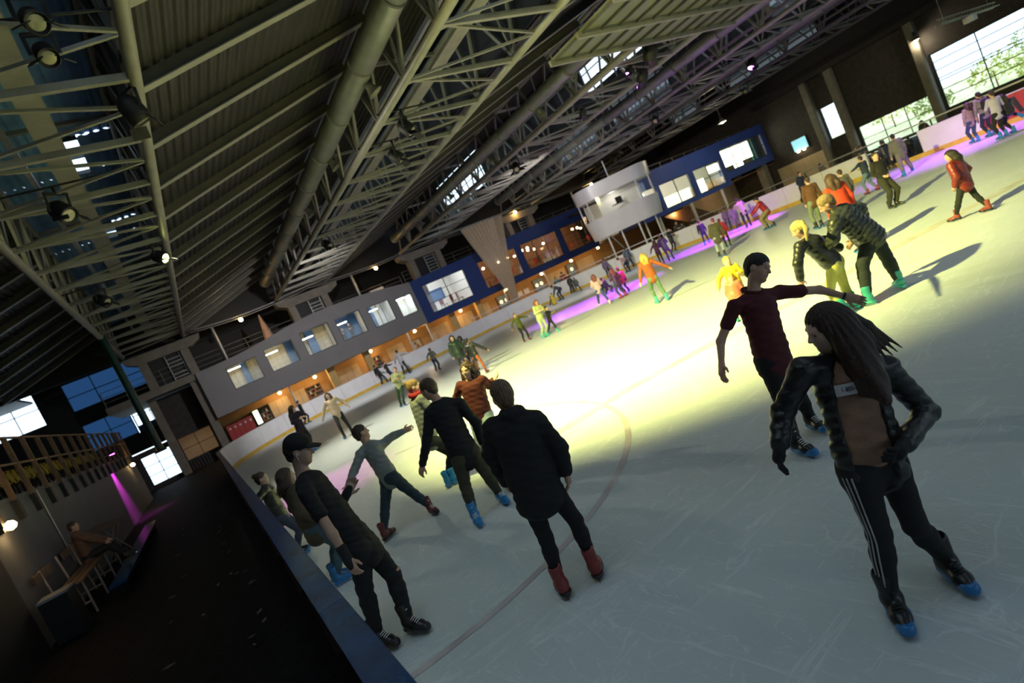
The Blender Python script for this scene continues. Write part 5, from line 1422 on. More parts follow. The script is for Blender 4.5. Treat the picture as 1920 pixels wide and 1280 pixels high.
# ---- foreground girl
g1 = person('girl in black jacket, tan top and striped black leggings looking over her shoulder', [(1686, 1155), (1789, 1086)], (1548, 612), h=1.62, hip=(1634, 866), fwd=176, look=-88, nod=-4, neck=(1577, 668, .03),
    shoulders=((1506, 694, -.02), (1660, 690, .04)), hands=((1462, 834, -.02), (1694, 836, -.16)), elbows=((1467, 775, .04), (1738, 772, .08)), knees=((1648, 1000, -.06), (1716, 984, -.05)),
    toes=((1729, 1238), (1862, 1150)), sleeve=.12, hem=-.055, top=('tee', (.30, .17, .115)), legs=('slim', BLK), skates=((.012, .012, .015), (.02, .16, .42), (.02, .02, .02)), hair=('long', (.035, .016, .011)), hairto=at_depth((1640, 742), 2.74), lod=1, gloves=BLK, skin=SKIN2, vox=.0058)
def open_jacket(g, col, inf, opn):
    s, nk, pel, sp, rt, fr = g['s'], g['nk'], g['pel'], g['sp'], g['rt'], g['fr']
    t = Field()
    t.cap(nk-sp*.13*s, .120*s+inf, pel+sp*.08*s, .110*s+inf, .06, rt, 1.40); t.cap(pel+sp*.10*s, .110*s+inf, pel-sp*.05*s, .118*s+inf, .04, rt, 1.38)
    for i, q in ((0, -1), (1, 1)):
        t.cap(nk-sp*.045*s+rt*q*.03*s, .058*s+inf*.6, g['sh'][i], .056*s+inf, .05); t.cap(g['sh'][i], .056*s+inf, g['el'][i], .046*s+inf, .025)
        w2 = g['el'][i]+(g['wr'][i]-g['el'][i])*.92; t.cap(g['el'][i], .047*s+inf, w2, .038*s+inf, .02)
    t.cap(nk-rt*.05*s-sp*.0*s-fr*.03*s, .055*s, nk+rt*.05*s-fr*.03*s, .055*s, .03)
    t.ell(nk-sp*.38*s+fr*.17*s-rt*.05*s, np.array([rt, fr, sp]), np.array([opn, .155, .52])*s, .01, True)
    t.ell(nk+sp*.07*s+fr*.03*s, np.array([rt, fr, sp]), np.array([.07, .09, .08])*s, .01, True)
    dsp = lambda X, Y, Z: -.0022*s*np.sin(((X-nk[0])*sp[0]+(Y-nk[1])*sp[1]+(Z-nk[2])*sp[2])*115+np.sin(X*19)+np.sin(Y*17))*1.0+.003*np.sin(X*45+Z*37)*np.sin(Y*51)
    V, Q = t.mesh(.0075, dsp)
    return add_mesh('jacket', V, Q, fab(col, 'nylon'), g['root'], g['base'])
open_jacket(g1, (.014, .016, .018), .012, .125)
# flying strand of hair, printed band, leg stripes
f = Field(); s = g1['s']
for k in range(5):
    a = g1['P'](0.0, -.10, .05-.02*k); e = at_depth((1692-9*k, 652+7*k), 2.80); m_ = (a+e)/2+UP*.02
    f.cap(a, .028*s, m_, .016*s, .03); f.cap(m_, .016*s, e, .004, .02)
V, Q = f.mesh(.006); add_mesh('hair_strand', V, Q, fab((.035, .016, .011), 'hair'), g1['root'], g1['base'])
for q in range(3):
    pts = []
    hpn, kn_, an_ = g1['hp'][0], g1['kn'][0], g1['an'][0]
    for t in np.linspace(0.05, 1, 12):
        p = hpn+(kn_-hpn)*t; r = (.0965+(.064-.0965)*t)*s; pts.append(p-g1['rt']*r*math.cos(.35+(q-1)*.28)+g1['fr']*r*math.sin(.35+(q-1)*.28))
    for t in np.linspace(.1, .80, 9):
        p = kn_+(an_-kn_)*t; r = (.064 if t < .4 else .064-.03*(t-.4))*s; pts.append(p-g1['rt']*r*math.cos(.35+(q-1)*.34)+g1['fr']*r*math.sin(.35+(q-1)*.34))
    tube('leg_stripe', pts, .0042, fab((.42, .42, .42)), g1['legs'], 6)
def on_front(g, u, v_, r, lift=.004):
    """point on the chest surface: u across, v along the spine from the neck"""
    s = g['s']; return g['nk']-g['sp']*v_*s+g['rt']*u*s+g['fr']*(math.sqrt(max(r*r-(u/1.42)**2, 1e-4))*s+lift)
band = []; bf = []
for j, vv in enumerate((.128, .188)):
    for i in range(13): band.append(on_front(g1, -.135+.175*i/12, vv, .120, .008))
for i in range(12): bf.append((i, i+1, 14+i, 13+i))
mesh('printed_band', band, bf, fab((.62, .62, .66)), g1['top'], True)
tcu = bpy.data.curves.new('chest_lettering', 'FONT'); tcu.body = '1-800-ALL-M'; tcu.size = .034; tcu.align_x = 'CENTER'; tcu.align_y = 'CENTER'; tcu.extrude = .0006
tmp = bpy.data.objects.new('tmp_text', tcu); COL.objects.link(tmp)
dg = bpy.context.evaluated_depsgraph_get(); me = bpy.data.meshes.new_from_object(tmp.evaluated_get(dg)); bpy.data.objects.remove(tmp)
for v in me.vertices:
    x, y, z = v.co; p = on_front(g1, -.05+x*.72, .158-y, .121, .011+z); v.co = Vector(p)
me.materials.clear(); me.materials.append(fab((.03, .03, .035))); link('chest_lettering', me, g1['top'])

# ---- man in maroon polo
g2 = person('man in maroon polo shirt skating with one arm stretched out', [(1503, 851), (1529, 806)], (1421, 502), h=1.74, hip=(1449, 668), fwd=150, look=142, nod=-16, neck=(1412, 547, .02), shoulders=((1377, 574, -.04), (1462, 548, .10)),
    hands=((1353, 684, -.10), (1588, 556, .05)), elbows=((1351, 640, -.02), (1536, 543, .12)), knees=((1466, 754, -.08), (1500, 745, .05)), toes=((1541, 862), (1560, 818)), top=('tee', (.085, .010, .016)), legs=('slim', (.010, .010, .012)),
    skates=((.012, .012, .015), (.02, .20, .50)), hair=('short', DARKH), lod=1, skin=SKIN, build=1.14)
s = g2['s']; f = Field()
for k in range(16):
    a = 2*math.pi*k/16; f.cap(g2['nk']+g2['sp']*(.012-.035*math.sin(a))*s+(g2['rt']*math.cos(a)*.082+g2['fr']*math.sin(a)*.074)*s, .016*s, g2['nk']+g2['sp']*(.012-.035*math.sin(a+.4))*s+(g2['rt']*math.cos(a+.4)*.082+g2['fr']*math.sin(a+.4)*.074)*s, .016*s, .012)
V, Q = f.mesh(.0065); add_mesh('collar', V, Q, fab((.085, .010, .016)), g2['top'], g2['base'])
w = g2['wr'][1]; ax = unit(g2['wr'][1]-g2['el'][1])
bar('bracelet', w-ax*.035, w-ax*.015, .066, .066, fab((.03, .03, .035)), g2['root'], 'cyl12')

# ---- boy in black hooded top seen from behind
g3 = person('boy in black hooded top and red skates seen from behind', [(1063, 1117), (1125, 1082)], (942, 741), h=1.70, hip=(1003, 905), fwd=-14, look=-18, neck=(958, 776, .0), shoulders=((924, 802, .0), (1005, 790, .0)),
    hands=((950, 905, .22), (1061, 884, .02)), elbows=((921, 850, .05), (1048, 838, .0)), knees=((1024, 1010, .03), (1079, 975, .03)), top=('hoodie', (.010, .010, .012)), legs=('slim', (.008, .008, .010)), skates=(REDB, BLK, BLK), hair=('short', (.16, .10, .055)), lod=1, toes=(-10, 8), build=1.12)
# ---- boy in black sweater, khaki trousers
g4 = person('boy in black sweater, khaki trousers and bright blue skates', [(898, 981), (944, 942)], (803, 729), h=1.72, hip=(872, 852), fwd=-28, look=-62, neck=(820, 750, .0), shoulders=((806, 775, -.03), (862, 757, .05)),
    hands=((792, 872, -.02), (904, 830, .10)), elbows=((801, 826, -.05), (893, 793, .10)), knees=((872, 910, -.02), (914, 890, .02)), toes=((912, 1004), (968, 954)), top=('sweater', (.010, .010, .012)), legs=('jeans', (.055, .048, .026)), skates=((.02, .24, .56), (.02, .20, .50)), hair=('short', (.10, .06, .035)), lod=1)
g5 = person('woman in pale grey sweater and red scarf beside the boy in black sweater', [(846, 912), (858, 906)], (777, 725), hip=(806, 822), fwd=60, look=88, top=('sweater', (.26, .28, .27)), legs=('slim', (.02, .022, .025)), skates=((.02, .22, .55), (.02, .18, .45)), hair=('bun', (.24, .15, .07)), hands=('bent', 'bent'), lod=1, skin=SKIN2, h=1.66)
s = g5['s']; f = Field()
for k in range(14):
    a = 2*math.pi*k/14; p = lambda a: g5['nk']+g5['sp']*(.035+.01*math.sin(3*a))*s+(g5['rt']*math.cos(a)*.085+g5['fr']*math.sin(a)*.085)*s
    f.cap(p(a), .034*s, p(a+.45), .034*s, .02)
V, Q = f.mesh(.01); add_mesh('scarf', V, Q, fab((.34, .012, .02)), g5['root'], g5['base'])
g6 = person('girl with long curly hair in rust red sweater and pale jeans', [(931, 886), (944, 893)], (876, 693), h=1.66, hip=(901, 778), fwd=192, look=-152, nod=-22, hands=('lowout', (925, 712, .05)), elbows=(None, (917, 722, .08)), top=('sweater', (.095, .013, .011)), legs=('jeans', (.34, .44, .48)), skates=((.02, .22, .5), BLU), hair=('curly', (.06, .028, .014)), lod=1, skin=SKIN2)
g7 = person('boy in grey knitted jumper, dark jeans and dark red skates reaching back', [(728, 1012), (813, 963)], (677, 811), h=1.58, hip=(729, 893), fwd=48, look=62, neck=(688, 829, .0), shoulders=((676, 851, -.05), (716, 833, .05)),
    hands=((652, 912, -.25), (757, 808, .15)), elbows=((664, 882, -.12), (737, 817, .12)), knees=((722, 950, .0), (777, 926, .1)), toes=(25, (836, 968)), top=('sweater', (.27, .29, .29)), legs=('jeans', (.022, .045, .070)), skates=((.16, .03, .035), BLK), hair=('short', (.035, .02, .014)), lod=1)
# ---- man with cap leaning on the barrier
g8 = person('man in black cap, t-shirt and torn black jeans leaning on the blue-capped barrier', [(778, 1186), (722, 1214)], (561, 843), h=1.80, hip=(676, 1020), fwd=90, look=88, nod=2, neck=(566, 886, .02), shoulders=((592, 905, .17), (574, 925, -.19)),
    hands=((650, 926, .22), (652, 1048, -.30)), elbows=((632, 962, .18), (624, 1001, -.30)), knees=((737, 1078, .05), (683, 1100, -.08)), toes=((832, 1186), (770, 1216)), top=('tee', (.008, .008, .009)), legs=('jeans', (.009, .009, .011)), skates=(BLK, (.02, .02, .022)), hair=('cap', (.008, .008, .010)), lod=1, skin=(.50, .31, .23))
s = g8['s']
for i in (0, 1):
    w = g8['wr'][i]; e = g8['el'][i]; ax = unit(w-e); f = Field(); f.cap(w-ax*.10, .040*s, w+ax*.01, .036*s, .01); f.cap(w+ax*.01, .034*s, w+ax*.06, .032*s, .02, g8['rt'], 1.2); V, Q = f.mesh(.007); add_mesh('wrist_guard', V, Q, fab(BLK), g8['root'], g8['base'])
f = Field(); kk = g8['kn'][0]; f.ell(kk+g8['fr']*.045*s+UP*.02, np.eye(3), np.array([.035, .035, .016])*s, .01); V, Q = f.mesh(.006); add_mesh('torn_knee', V, Q, fab((.50, .31, .23), 'skin'), g8['legs'], g8['base'])
pe = [g8['P'](.086, -.004, -.02), g8['P'](.088, .012, -.05), g8['P'](.07, .02, -.10), g8['P'](.06, .01, -.16)]
tube('earphone_cable', pe, .0022, fab((.8, .8, .8)), g8['root'], 6)
f = Field(); f.ell(g8['P'](.088, .004, -.014), np.eye(3), (.007, .007, .007), .002); V, Q = f.mesh(.003); add_mesh('earbud', V, Q, fab((.8, .8, .8)), g8['root'], g8['base'])

def stand(label, head, d, fwd=180, x_=None, **kw):
    """someone standing upright: only the head is seen clearly, the feet are straight below it"""
    hc = at_depth(head, d); h = kw.pop('h', None) or (hc[2]+.0)/.945
    b = below(hc); r = np.cross(dirn(fwd), UP)*(1 if abs(fwd) <= 90 else -1)
    f0 = proj(b-r*.09); f1 = proj(b+r*.09)
    return person(label, [f0, f1], head, d=d, fwd=fwd, h=max(h, 1.0), **kw)
stand('child with hair bun in black jacket and white top resting on the blue-capped barrier', (491, 897), 8.35, 75, look=80, top=('jacket', (.012, .012, .014)), legs=('slim', NAVY), hair=('bun', (.055, .03, .018)), hands=('bent', (478, 938, -.15)), lod=1, skin=SKIN2, skates=(BLK, BLU))
stand('girl with long brown hair in fur-trimmed coat behind the man in cap', (537, 893), 6.6, 60, look=70, top=('coat', (.075, .055, .035)), legs=('jeans', (.05, .10, .13)), hair=('long', (.06, .032, .02)), hands=('pocket', 'pocket'), lod=1, skin=SKIN2, skates=((.02, .16, .40), BLU))

# ---- stooping couple
person('blonde woman in dark jacket and yellow leggings stooping to skate', [(1586, 592), (1604, 580)], (1497, 430), h=1.66, hip=(1562, 492), fwd=-38, look=-48, nod=-18, neck=(1513, 447, .0), shoulders=((1500, 462, -.10), (1545, 452, .15)), hem=-.03, hands=((1501, 524, -.10), (1560, 470, .25)), elbows=((1496, 494, -.16), (1572, 464, .22)), knees=((1556, 548, .05), (1585, 540, .08)),
       top=('jacket', (.018, .020, .016)), legs=('slim', (.62, .60, .16)), skates=((.03, .35, .3), TEAL), hair=('pony', (.55, .45, .16)), hairto=at_depth((1513, 450), 7.0), lod=1)
person('balding man in ribbed padded jacket and green-blue skates stooping beside the blonde woman', [(1633, 572), (1692, 541)], (1549, 382), h=1.80, hip=(1630, 440), fwd=-32, look=-58, nod=-20, neck=(1566, 396, .0), shoulders=((1566, 418, -.12), (1612, 392, .18)), hands=((1552, 462, -.05), (1600, 450, .35)), elbows=((1562, 448, -.16), (1622, 420, .3)), knees=((1617, 497, -.05), (1661, 480, .05)), toes=(-25, 15),
       top=('puffer', (.040, .045, .032)), legs=('loose', (.022, .030, .026)), skates=((.05, .42, .36), TEAL, (.02, .02, .02)), hair=('short', (.30, .20, .09)), lod=1, build=1.1)
person('boy in red padded jacket and black leggings gliding alone with red skates', [(1797, 413), (1856, 396)], (1781, 292), h=1.36, hip=(1806, 341), build=1.25, knees=((1797, 379), (1830, 367)), fwd=-28, look=-78, nod=-15, hands=('pocket', 'pocket'), top=('jacket', (.20, .020, .012)), legs=('slim', (.012, .016, .010)), skates=((.26, .05, .03), BLK), hair=('long', (.03, .022, .012)), lod=1)
# ---- people further out on the ice
def FP(label, f0, f1, head, fwd, top, legs, hair, sk=(BLK, BLU), **kw):
    for _ in range(40):      # everyone on the ice stands inside the boards
        q = (ground(f0)+ground(f1))/2
        if q[1] > Y1-RC: out = math.hypot(q[0]-min(max(q[0], X0+RC), X1-RC), q[1]-(Y1-RC))-RC
        else: out = q[0]-X1
        if out < -.40: break
        f0 = (f0[0]+.41, f0[1]+.91); f1 = (f1[0]+.41, f1[1]+.91)
    return person(label, [f0, f1], head, fwd=fwd, top=top, legs=legs, hair=hair, skates=sk, **kw)
S = 'sweater'; J_ = 'jacket'
FP('boy in olive top leaning forward near the pale green girl', (984, 641), (994, 637), (965, 591), 165, (S, (.09, .11, .025)), ('slim', (.01, .014, .01)), ('short', BROWN), (REDB, BLK), hands=('lowout', 'out'))
FP('girl with long red hair in pale green outfit holding on to a boy in black', (1019, 634), (1025, 631), (1005, 567), 150, (S, (.52, .58, .26)), ('slim', (.42, .52, .36)), ('long', (.22, .06, .02)), (TEAL, TEAL), hands=('bent', 'bent'))
FP('boy in black stretching one arm beside the pale green girl', (1030, 626), (1047, 622), (1024, 578), 120, (S, (.015, .016, .015)), ('slim', (.015, .018, .016)), ('short', DARKH), (TEAL, TEAL), hands=('bent', (1038, 584)))
FP('girl in pale jacket coloured for pink light and blue jeans in the violet light', (1125, 574), (1145, 570), (1112, 519), 8, (J_, (.62, .42, .50)), ('jeans', (.05, .09, .22)), ('long', (.20, .05, .06)), ((.7, .6, .65), (.6, .5, .55)), hands=('bent', 'bent'))  # pink light is mixed into the jacket colour
FP('crouching dark-clad skater behind the girl in the pink-tinted pale jacket', (1138, 552), (1148, 548), (1128, 524), 40, (S, (.02, .018, .03)), ('slim', (.015, .015, .02)), ('short', DARKH), h=1.25)
FP('girl in dark purple jacket and blue jeans with red skates', (1166, 559), (1174, 555), (1146, 508), -20, (J_, (.07, .015, .12)), ('jeans', (.04, .06, .16)), ('long', (.22, .05, .10)), ((.4, .03, .08), (.3, .03, .06)), hands=('bent', 'hip'))
FP('child in bright crimson jacket beside the girl in dark purple', (1173, 549), (1180, 546), (1158, 506), -10, (J_, (.50, .02, .08)), ('slim', (.05, .03, .10)), ('beanie', (.3, .03, .12)), h=1.3)
FP('girl in rust sweater and green trousers with arms spread', (1234, 569), (1253, 563), (1205, 482), 4, (S, (.30, .075, .018)), ('slim', (.10, .19, .10)), ('long', (.42, .26, .05)), (TEAL, TEAL), hands=((1201, 530), (1254, 501)), hairto=None)
FP('adult in grey stooping over a small child by the curved boards', (1052, 563), (1057, 561), (1034, 538), -60, (S, (.06, .07, .08)), ('slim', (.02, .03, .04)), ('short', DARKH), hip=(1049, 541), h=1.65, hands=('fwd', 'fwd'))
FP('small child in black at a yellow skating aid by the curved boards', (1032, 573), (1036, 571), (1034, 552), 20, (J_, (.015, .015, .018)), ('slim', (.02, .015, .02)), ('beanie', (.02, .02, .03)), h=.95, hands=('fwd', 'fwd'))
FP('person in black standing at the boards beside one in grey-green', (1071, 549), (1077, 547), (1066, 520), 10, (J_, (.02, .02, .024)), ('slim', (.015, .015, .018)), ('short', BROWN))
FP('person in grey-green jacket leaning on the curved boards', (1082, 548), (1091, 545), (1076, 522), 25, (J_, (.07, .08, .06)), ('slim', (.05, .05, .05)), ('short', BROWN))
FP('person in pink top stooping by the boards under the control room', (1177, 511), (1182, 509), (1158, 486), -50, (S, (.40, .26, .26)), ('slim', (.02, .03, .06)), ('short', BROWN), hip=(1173, 487), h=1.65)
FP('tall person in blue-grey jacket beside the stooping pink top', (1180, 502), (1188, 498), (1171, 467), 15, (J_, (.07, .09, .14)), ('slim', (.02, .025, .05)), ('short', DARKH))
FP('person in lilac hooded top at the boards behind the crimson child', (1137, 512), (1142, 510), (1131, 487), 20, (S, (.16, .12, .22)), ('slim', (.03, .03, .06)), ('short', DARKH))
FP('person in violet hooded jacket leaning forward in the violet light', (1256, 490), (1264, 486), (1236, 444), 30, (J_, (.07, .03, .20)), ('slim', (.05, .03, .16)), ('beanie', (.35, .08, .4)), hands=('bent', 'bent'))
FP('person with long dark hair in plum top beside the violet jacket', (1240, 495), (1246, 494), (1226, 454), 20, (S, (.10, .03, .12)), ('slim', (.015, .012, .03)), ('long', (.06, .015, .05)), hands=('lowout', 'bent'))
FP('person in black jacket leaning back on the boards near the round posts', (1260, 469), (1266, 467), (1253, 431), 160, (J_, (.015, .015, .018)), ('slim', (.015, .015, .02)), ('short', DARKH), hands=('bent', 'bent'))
FP('slim person in dark navy with hair coloured for violet light gliding alone', (1323, 460), (1331, 455), (1310, 417), 20, (S, (.03, .025, .07)), ('slim', (.02, .02, .06)), ('short', (.14, .03, .12)), (BLU, (.05, .1, .6)))  # hair colour carries the violet light
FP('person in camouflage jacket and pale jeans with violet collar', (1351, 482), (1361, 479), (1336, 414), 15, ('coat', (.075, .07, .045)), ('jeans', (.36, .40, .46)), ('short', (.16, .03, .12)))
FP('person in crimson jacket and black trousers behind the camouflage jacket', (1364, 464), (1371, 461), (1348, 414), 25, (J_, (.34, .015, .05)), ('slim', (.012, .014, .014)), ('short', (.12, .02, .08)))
FP('person in lilac blouse bending over the boards', (1364, 428), (1370, 426), (1357, 392), 20, (S, (.20, .15, .20)), ('slim', (.02, .06, .06)), ('short', BROWN))
FP('person in mauve top standing beside the lilac blouse', (1382, 427), (1388, 424), (1368, 390), 10, (S, (.22, .18, .22)), ('loose', (.20, .17, .16)), ('short', BROWN))
FP('person in beige top and black trousers leaning on the boards', (1402, 427), (1409, 423), (1380, 376), 20, (S, (.42, .34, .30)), ('slim', (.012, .014, .016)), ('short', DARKH), hip=(1393, 397), h=1.7, hands=('fwd', 'fwd'))
FP('person in red jacket and khaki trousers stooping near the boards', (1441, 430), (1453, 425), (1417, 375), -55, (J_, (.32, .012, .03)), ('loose', (.24, .19, .12)), ('short', DARKH), hip=(1436, 394), h=1.68, hands=('fwd', 'fwd'), nod=-25)
FP('boy in dark navy top near the long handrail', (1505, 380), (1515, 382), (1499, 326), 165, (S, (.02, .03, .06)), ('slim', (.015, .02, .03)), ('short', DARKH))
FP('man in brown sweater and grey-green trousers behind the stooping couple', (1533, 430), (1543, 426), (1513, 338), 12, (S, (.11, .045, .02)), ('jeans', (.15, .18, .12)), ('short', BROWN))
FP('girl with long brown hair in orange-red waistcoat behind the balding man', (1616, 474), (1632, 469), (1556, 337), 6, (S, (.55, .045, .012)), ('slim', (.03, .03, .03)), ('long', (.06, .03, .012)), h=1.60)
FP('person in dull grey top partly hidden by the orange-red waistcoat', (1604, 398), (1612, 395), (1574, 324), 10, (S, (.10, .09, .08)), ('slim', (.03, .03, .03)), ('short', BROWN))
FP('boy in slate top and pale blue jeans with red skates', (1629, 364), (1648, 356), (1612, 298), -15, (S, (.035, .05, .07)), ('jeans', (.13, .20, .28)), ('short', BROWN), ((.24, .03, .04), BLK), hands=('out', 'bent'))
FP('boy in black top clasping his hands in dark olive trousers', (1671, 392), (1684, 386), (1640, 293), 172, (S, (.015, .014, .010)), ('loose', (.030, .030, .016)), ('short', (.04, .025, .012)), (BLK, (.05, .06, .03)), hands=((1655, 330, -.1), (1664, 327, -.1)))
FP('person in mottled grey jacket and trousers with blue skates', (1697, 331), (1712, 320), (1673, 257), 15, ('coat', (.16, .15, .15)), ('loose', (.20, .18, .19)), ('short', DARKH), (BLU, BLU))
FP('person in black hooded jacket beside the mottled grey jacket', (1668, 318), (1676, 315), (1652, 268), 12, (J_, (.012, .014, .02)), ('slim', (.02, .02, .025)), ('short', DARKH))
FP('girl in dusty pink top and blue jeans at the violet-lit boards', (1826, 268), (1836, 265), (1812, 198), 5, (S, (.34, .22, .26)), ('jeans', (.04, .06, .16)), ('long', (.05, .03, .02)), (BLU, BLU))
g = FP('person in grey top carrying a black backpack at the violet-lit boards', (1857, 256), (1867, 252), (1833, 179), 8, (S, (.24, .20, .22)), ('slim', (.02, .025, .06)), ('short', DARKH), (BLU, BLU))
bp = empty('backpack', tuple(g['pel']-g['fr']*.2), 'round black backpack worn over the grey top', 'backpack')
f = Field(); c = g['nk']-g['sp']*.24-g['fr']*.19; f.cap(c-g['sp']*.14, .11, c+g['sp']*.10, .10, .03, g['rt'], 1.35); V, Q = f.mesh(.02); add_mesh('pack_body', V, Q, fab(BLK), bp)
for q in (-1, 1): tube('strap', [g['nk']-g['fr']*.13+g['rt']*q*.09, g['nk']+g['rt']*q*.10+UP*.04, g['nk']+g['fr']*.14+g['rt']*q*.11-UP*.1, g['pel']+g['sp']*.25+g['rt']*q*.19, c-g['sp']*.12+g['rt']*q*.12], .018, fab(BLK), bp, 6)
FP('person in lavender shirt and black leggings at the violet-lit boards', (1878, 261), (1889, 256), (1858, 176), 12, ('shirt', (.52, .46, .62)), ('slim', (.012, .012, .018)), ('short', BROWN), (BLU, BLU), hands=('bent', 'bent'))
FP('person in black kicking one leg back at the violet-lit boards', (1903, 249), (1917, 221), (1877, 184), 15, (J_, (.02, .015, .025)), ('slim', (.012, .012, .016)), ('long', (.03, .02, .02)), (BLU, BLU), lift=(0, 1), hip=(1889, 206), h=1.65, hands=('fwd', 'fwd'))
FP('child in yellow jacket hidden by the man in maroon polo', (1394, 597), (1409, 591), (1363, 490), 185, (J_, (.62, .46, .02)), ('slim', (.10, .16, .04)), ('short', (.5, .38, .08)), (TEAL, TEAL), hands=('lowout', 'bent'), lod=1)
FP('small child in coral overall in front of the yellow jacket', (1385, 602), (1398, 599), (1370, 521), 200, (J_, (.55, .14, .08)), ('loose', (.55, .14, .08)), ('beanie', (.5, .3, .05)), (TEAL, TEAL), h=.92)
# left part of the ice
FP('girl in cream knitted sweater and black leggings gliding past the far boards', (648, 822), (662, 812), (614, 742), 165, (S, (.62, .48, .34)), ('slim', (.012, .014, .012)), ('long', (.06, .03, .02)), hands=('lowout', 'lowout'), skin=SKIN2)
FP('person with dark curls in dark purple top in profile behind the man in cap', (577, 849), (588, 846), (548, 766), 120, (S, (.018, .010, .025)), ('slim', (.02, .02, .03)), ('curly', DARKH), (BLU, BLU), hands=('bent', 'bent'), look=95)
FP('slim person in black near the boards under the thin pale post', (572, 793), (579, 789), (559, 754), 60, (S, (.02, .02, .022)), ('slim', (.012, .012, .014)), ('short', DARKH))
FP('person in striped pale green sweater and green trousers', (754, 762), (760, 760), (741, 693), 175, (S, (.42, .44, .22)), ('slim', (.03, .07, .03)), ('short', (.20, .13, .05)), hands=('bent', 'bent'))
FP('skater in black stumbling along the curved boards', (717, 721), (728, 716), (702, 687), 20, (S, (.014, .014, .016)), ('slim', (.014, .014, .016)), ('short', DARKH), hands=('down', 'out'))
FP('skater in black with both arms stretched along the boards', (734, 716), (741, 713), (720, 680), 60, (S, (.016, .016, .018)), ('slim', (.014, .014, .016)), ('short', BROWN), hands=('out', 'fwd'))
FP('person in white hooded top and black skirt near the boards', (759, 702), (769, 700), (744, 659), 20, ('hoodie', (.40, .40, .42)), ('slim', (.02, .02, .022)), ('short', DARKH), hands=('lowout', 'out'))
FP('child in white top and jeans with red skates at the gap in the boards', (819, 696), (825, 693), (806, 656), 150, (S, (.48, .47, .42)), ('jeans', (.05, .07, .11)), ('short', BROWN), ((.25, .03, .03), BLK), hands=('lowout', 'bent'))
FP('girl with long dark hair in green jacket with yellow collar', (872, 704), (880, 701), (847, 634), 170, (J_, (.02, .045, .035)), ('slim', (.03, .03, .04)), ('long', DARKH))
FP('person with dark hair leaning beside the yellow collar', (884, 692), (892, 690), (862, 634), 30, (J_, (.02, .022, .03)), ('slim', (.02, .02, .025)), ('long', DARKH))
FP('person in black jacket and orange trousers reaching one arm out', (899, 694), (914, 699), (876, 639), 20, (J_, (.016, .018, .018)), ('slim', (.34, .10, .02)), ('short', DARKH), ((.2, .03, .03), BLK), hands=('lowout', (913, 655)), hip=(891, 668))
# lookers-on outside the boards
M_out = dict(hands=('bent', 'bent'))
for (hx_, hy_, dd, col, hr, lab, fw) in ((1041, 521, 45.0, (.05, .16, .20), 'short', 'looker-on in teal jacket behind the curved boards', 180), (1053, 513, 45.4, (.30, .03, .015), 'beanie', 'looker-on with red knitted hat behind the curved boards', 190), (1213, 449, 44.6, (.015, .015, .018), 'short', 'dark-clad looker-on between the control room posts', 180), (1223, 447, 45.6, (.02, .018, .02), 'short', 'dark-clad looker-on next to the outer control room post', 185), (1267, 418, 38.8, (.03, .026, .022), 'long', 'looker-on with long hair near the pale round post', 180), (1278, 421, 41.0, (.12, .10, .08), 'short', 'looker-on in dull tan beside the pale round post', 175),
        (1538, 309, 36.0, (.22, .18, .15), 'long', 'looker-on in beige behind the straight boards', 180), (1603, 279, 31.0, (.05, .04, .035), 'short', 'looker-on in dark brown behind the guard rail', 185), (1613, 276, 31.2, (.06, .06, .06), 'short', 'looker-on in charcoal behind the guard rail', 175), (1702, 259, 28.2, (.015, .014, .016), 'short', 'dark-clad looker-on at the gap in the straight boards', 20), (1728, 229, 28.6, (.04, .03, .03), 'long', 'looker-on in black sitting at the guard rail above the gap', 60), (1143, 481, 43.0, (.10, .07, .05), 'short', 'looker-on in brown under the control room', 180)):
    stand(lab, (hx_, hy_), dd, fw, top=('jacket', col), legs=('slim', (.02, .02, .025)), hair=(hr, DARKH), nofeet=True, **M_out)
# two figures at the blue-walled window of the grey building
for xx, yy, hh, lab, col in ((11.1, 42.9, 1.32, 'dark figure standing at the blue-walled window of the grey building', (.03, .025, .03)), (11.75, 43.0, 1.50, 'taller dark figure behind the blue-walled window of the grey building', (.05, .03, .025))):
    hp_ = proj((xx, yy, 3.4+hh*.945)); d_ = depth_of((xx, yy, 3.4+hh*.945)); b0 = np.array([xx-.08, yy, 3.4]); b1 = np.array([xx+.08, yy, 3.4])
    person(lab, [(*proj(b0), depth_of(b0)-d_), (*proj(b1), depth_of(b1)-d_)], hp_, d=d_, h=hh, fwd=180, top=('sweater', col), legs=('slim', (.02, .02, .03)), hair=('short', BROWN), nofeet=True, hands=('bent', 'bent'))
# ------------------------------------------------------------------ walkway furniture on the left
bn = empty('wooden_bench', (-3.05, 15, 0), 'slatted brown bench with pale tube legs against the concrete wall', 'bench')
for k in range(3): box('seat_slat', (-3.30+.15*k, 13.9, .62), (-3.30+.15*k+.13, 18.2, .655), M_timber, bn)
for (ya, yb) in ((13.5, 14.9), (15.9, 18.2)): box('backrest_slat', (-3.42, ya, .98), (-3.38, yb, 1.14), M_timber, bn)
M_pale = mat('pale_tube', (.45, .36, .30), .45, .3)
for yy in (14.0, 15.4, 16.8, 18.1):
    bar('leg', (-2.92, yy, -.04), (-2.92, yy, .62), .045, .045, M_pale, bn, 'cyl8'); bar('leg', (-3.33, yy, -.04), (-3.40, yy, 1.16), .045, .045, M_pale, bn, 'cyl8'); bar('cross_tube', (-3.36, yy, .2), (-2.92, yy, .2), .04, .04, M_pale, bn, 'cyl8')
fr_ = empty('folding_table', (-3.0, 19.8, 0), 'small tilted folding table beside the magenta light pool', 'table')
bar('table_top', (-3.35, 19.3, 1.08), (-2.7, 19.3, .95), 1.3, .04, M_timber, fr_, up=(.2, 0, 1))
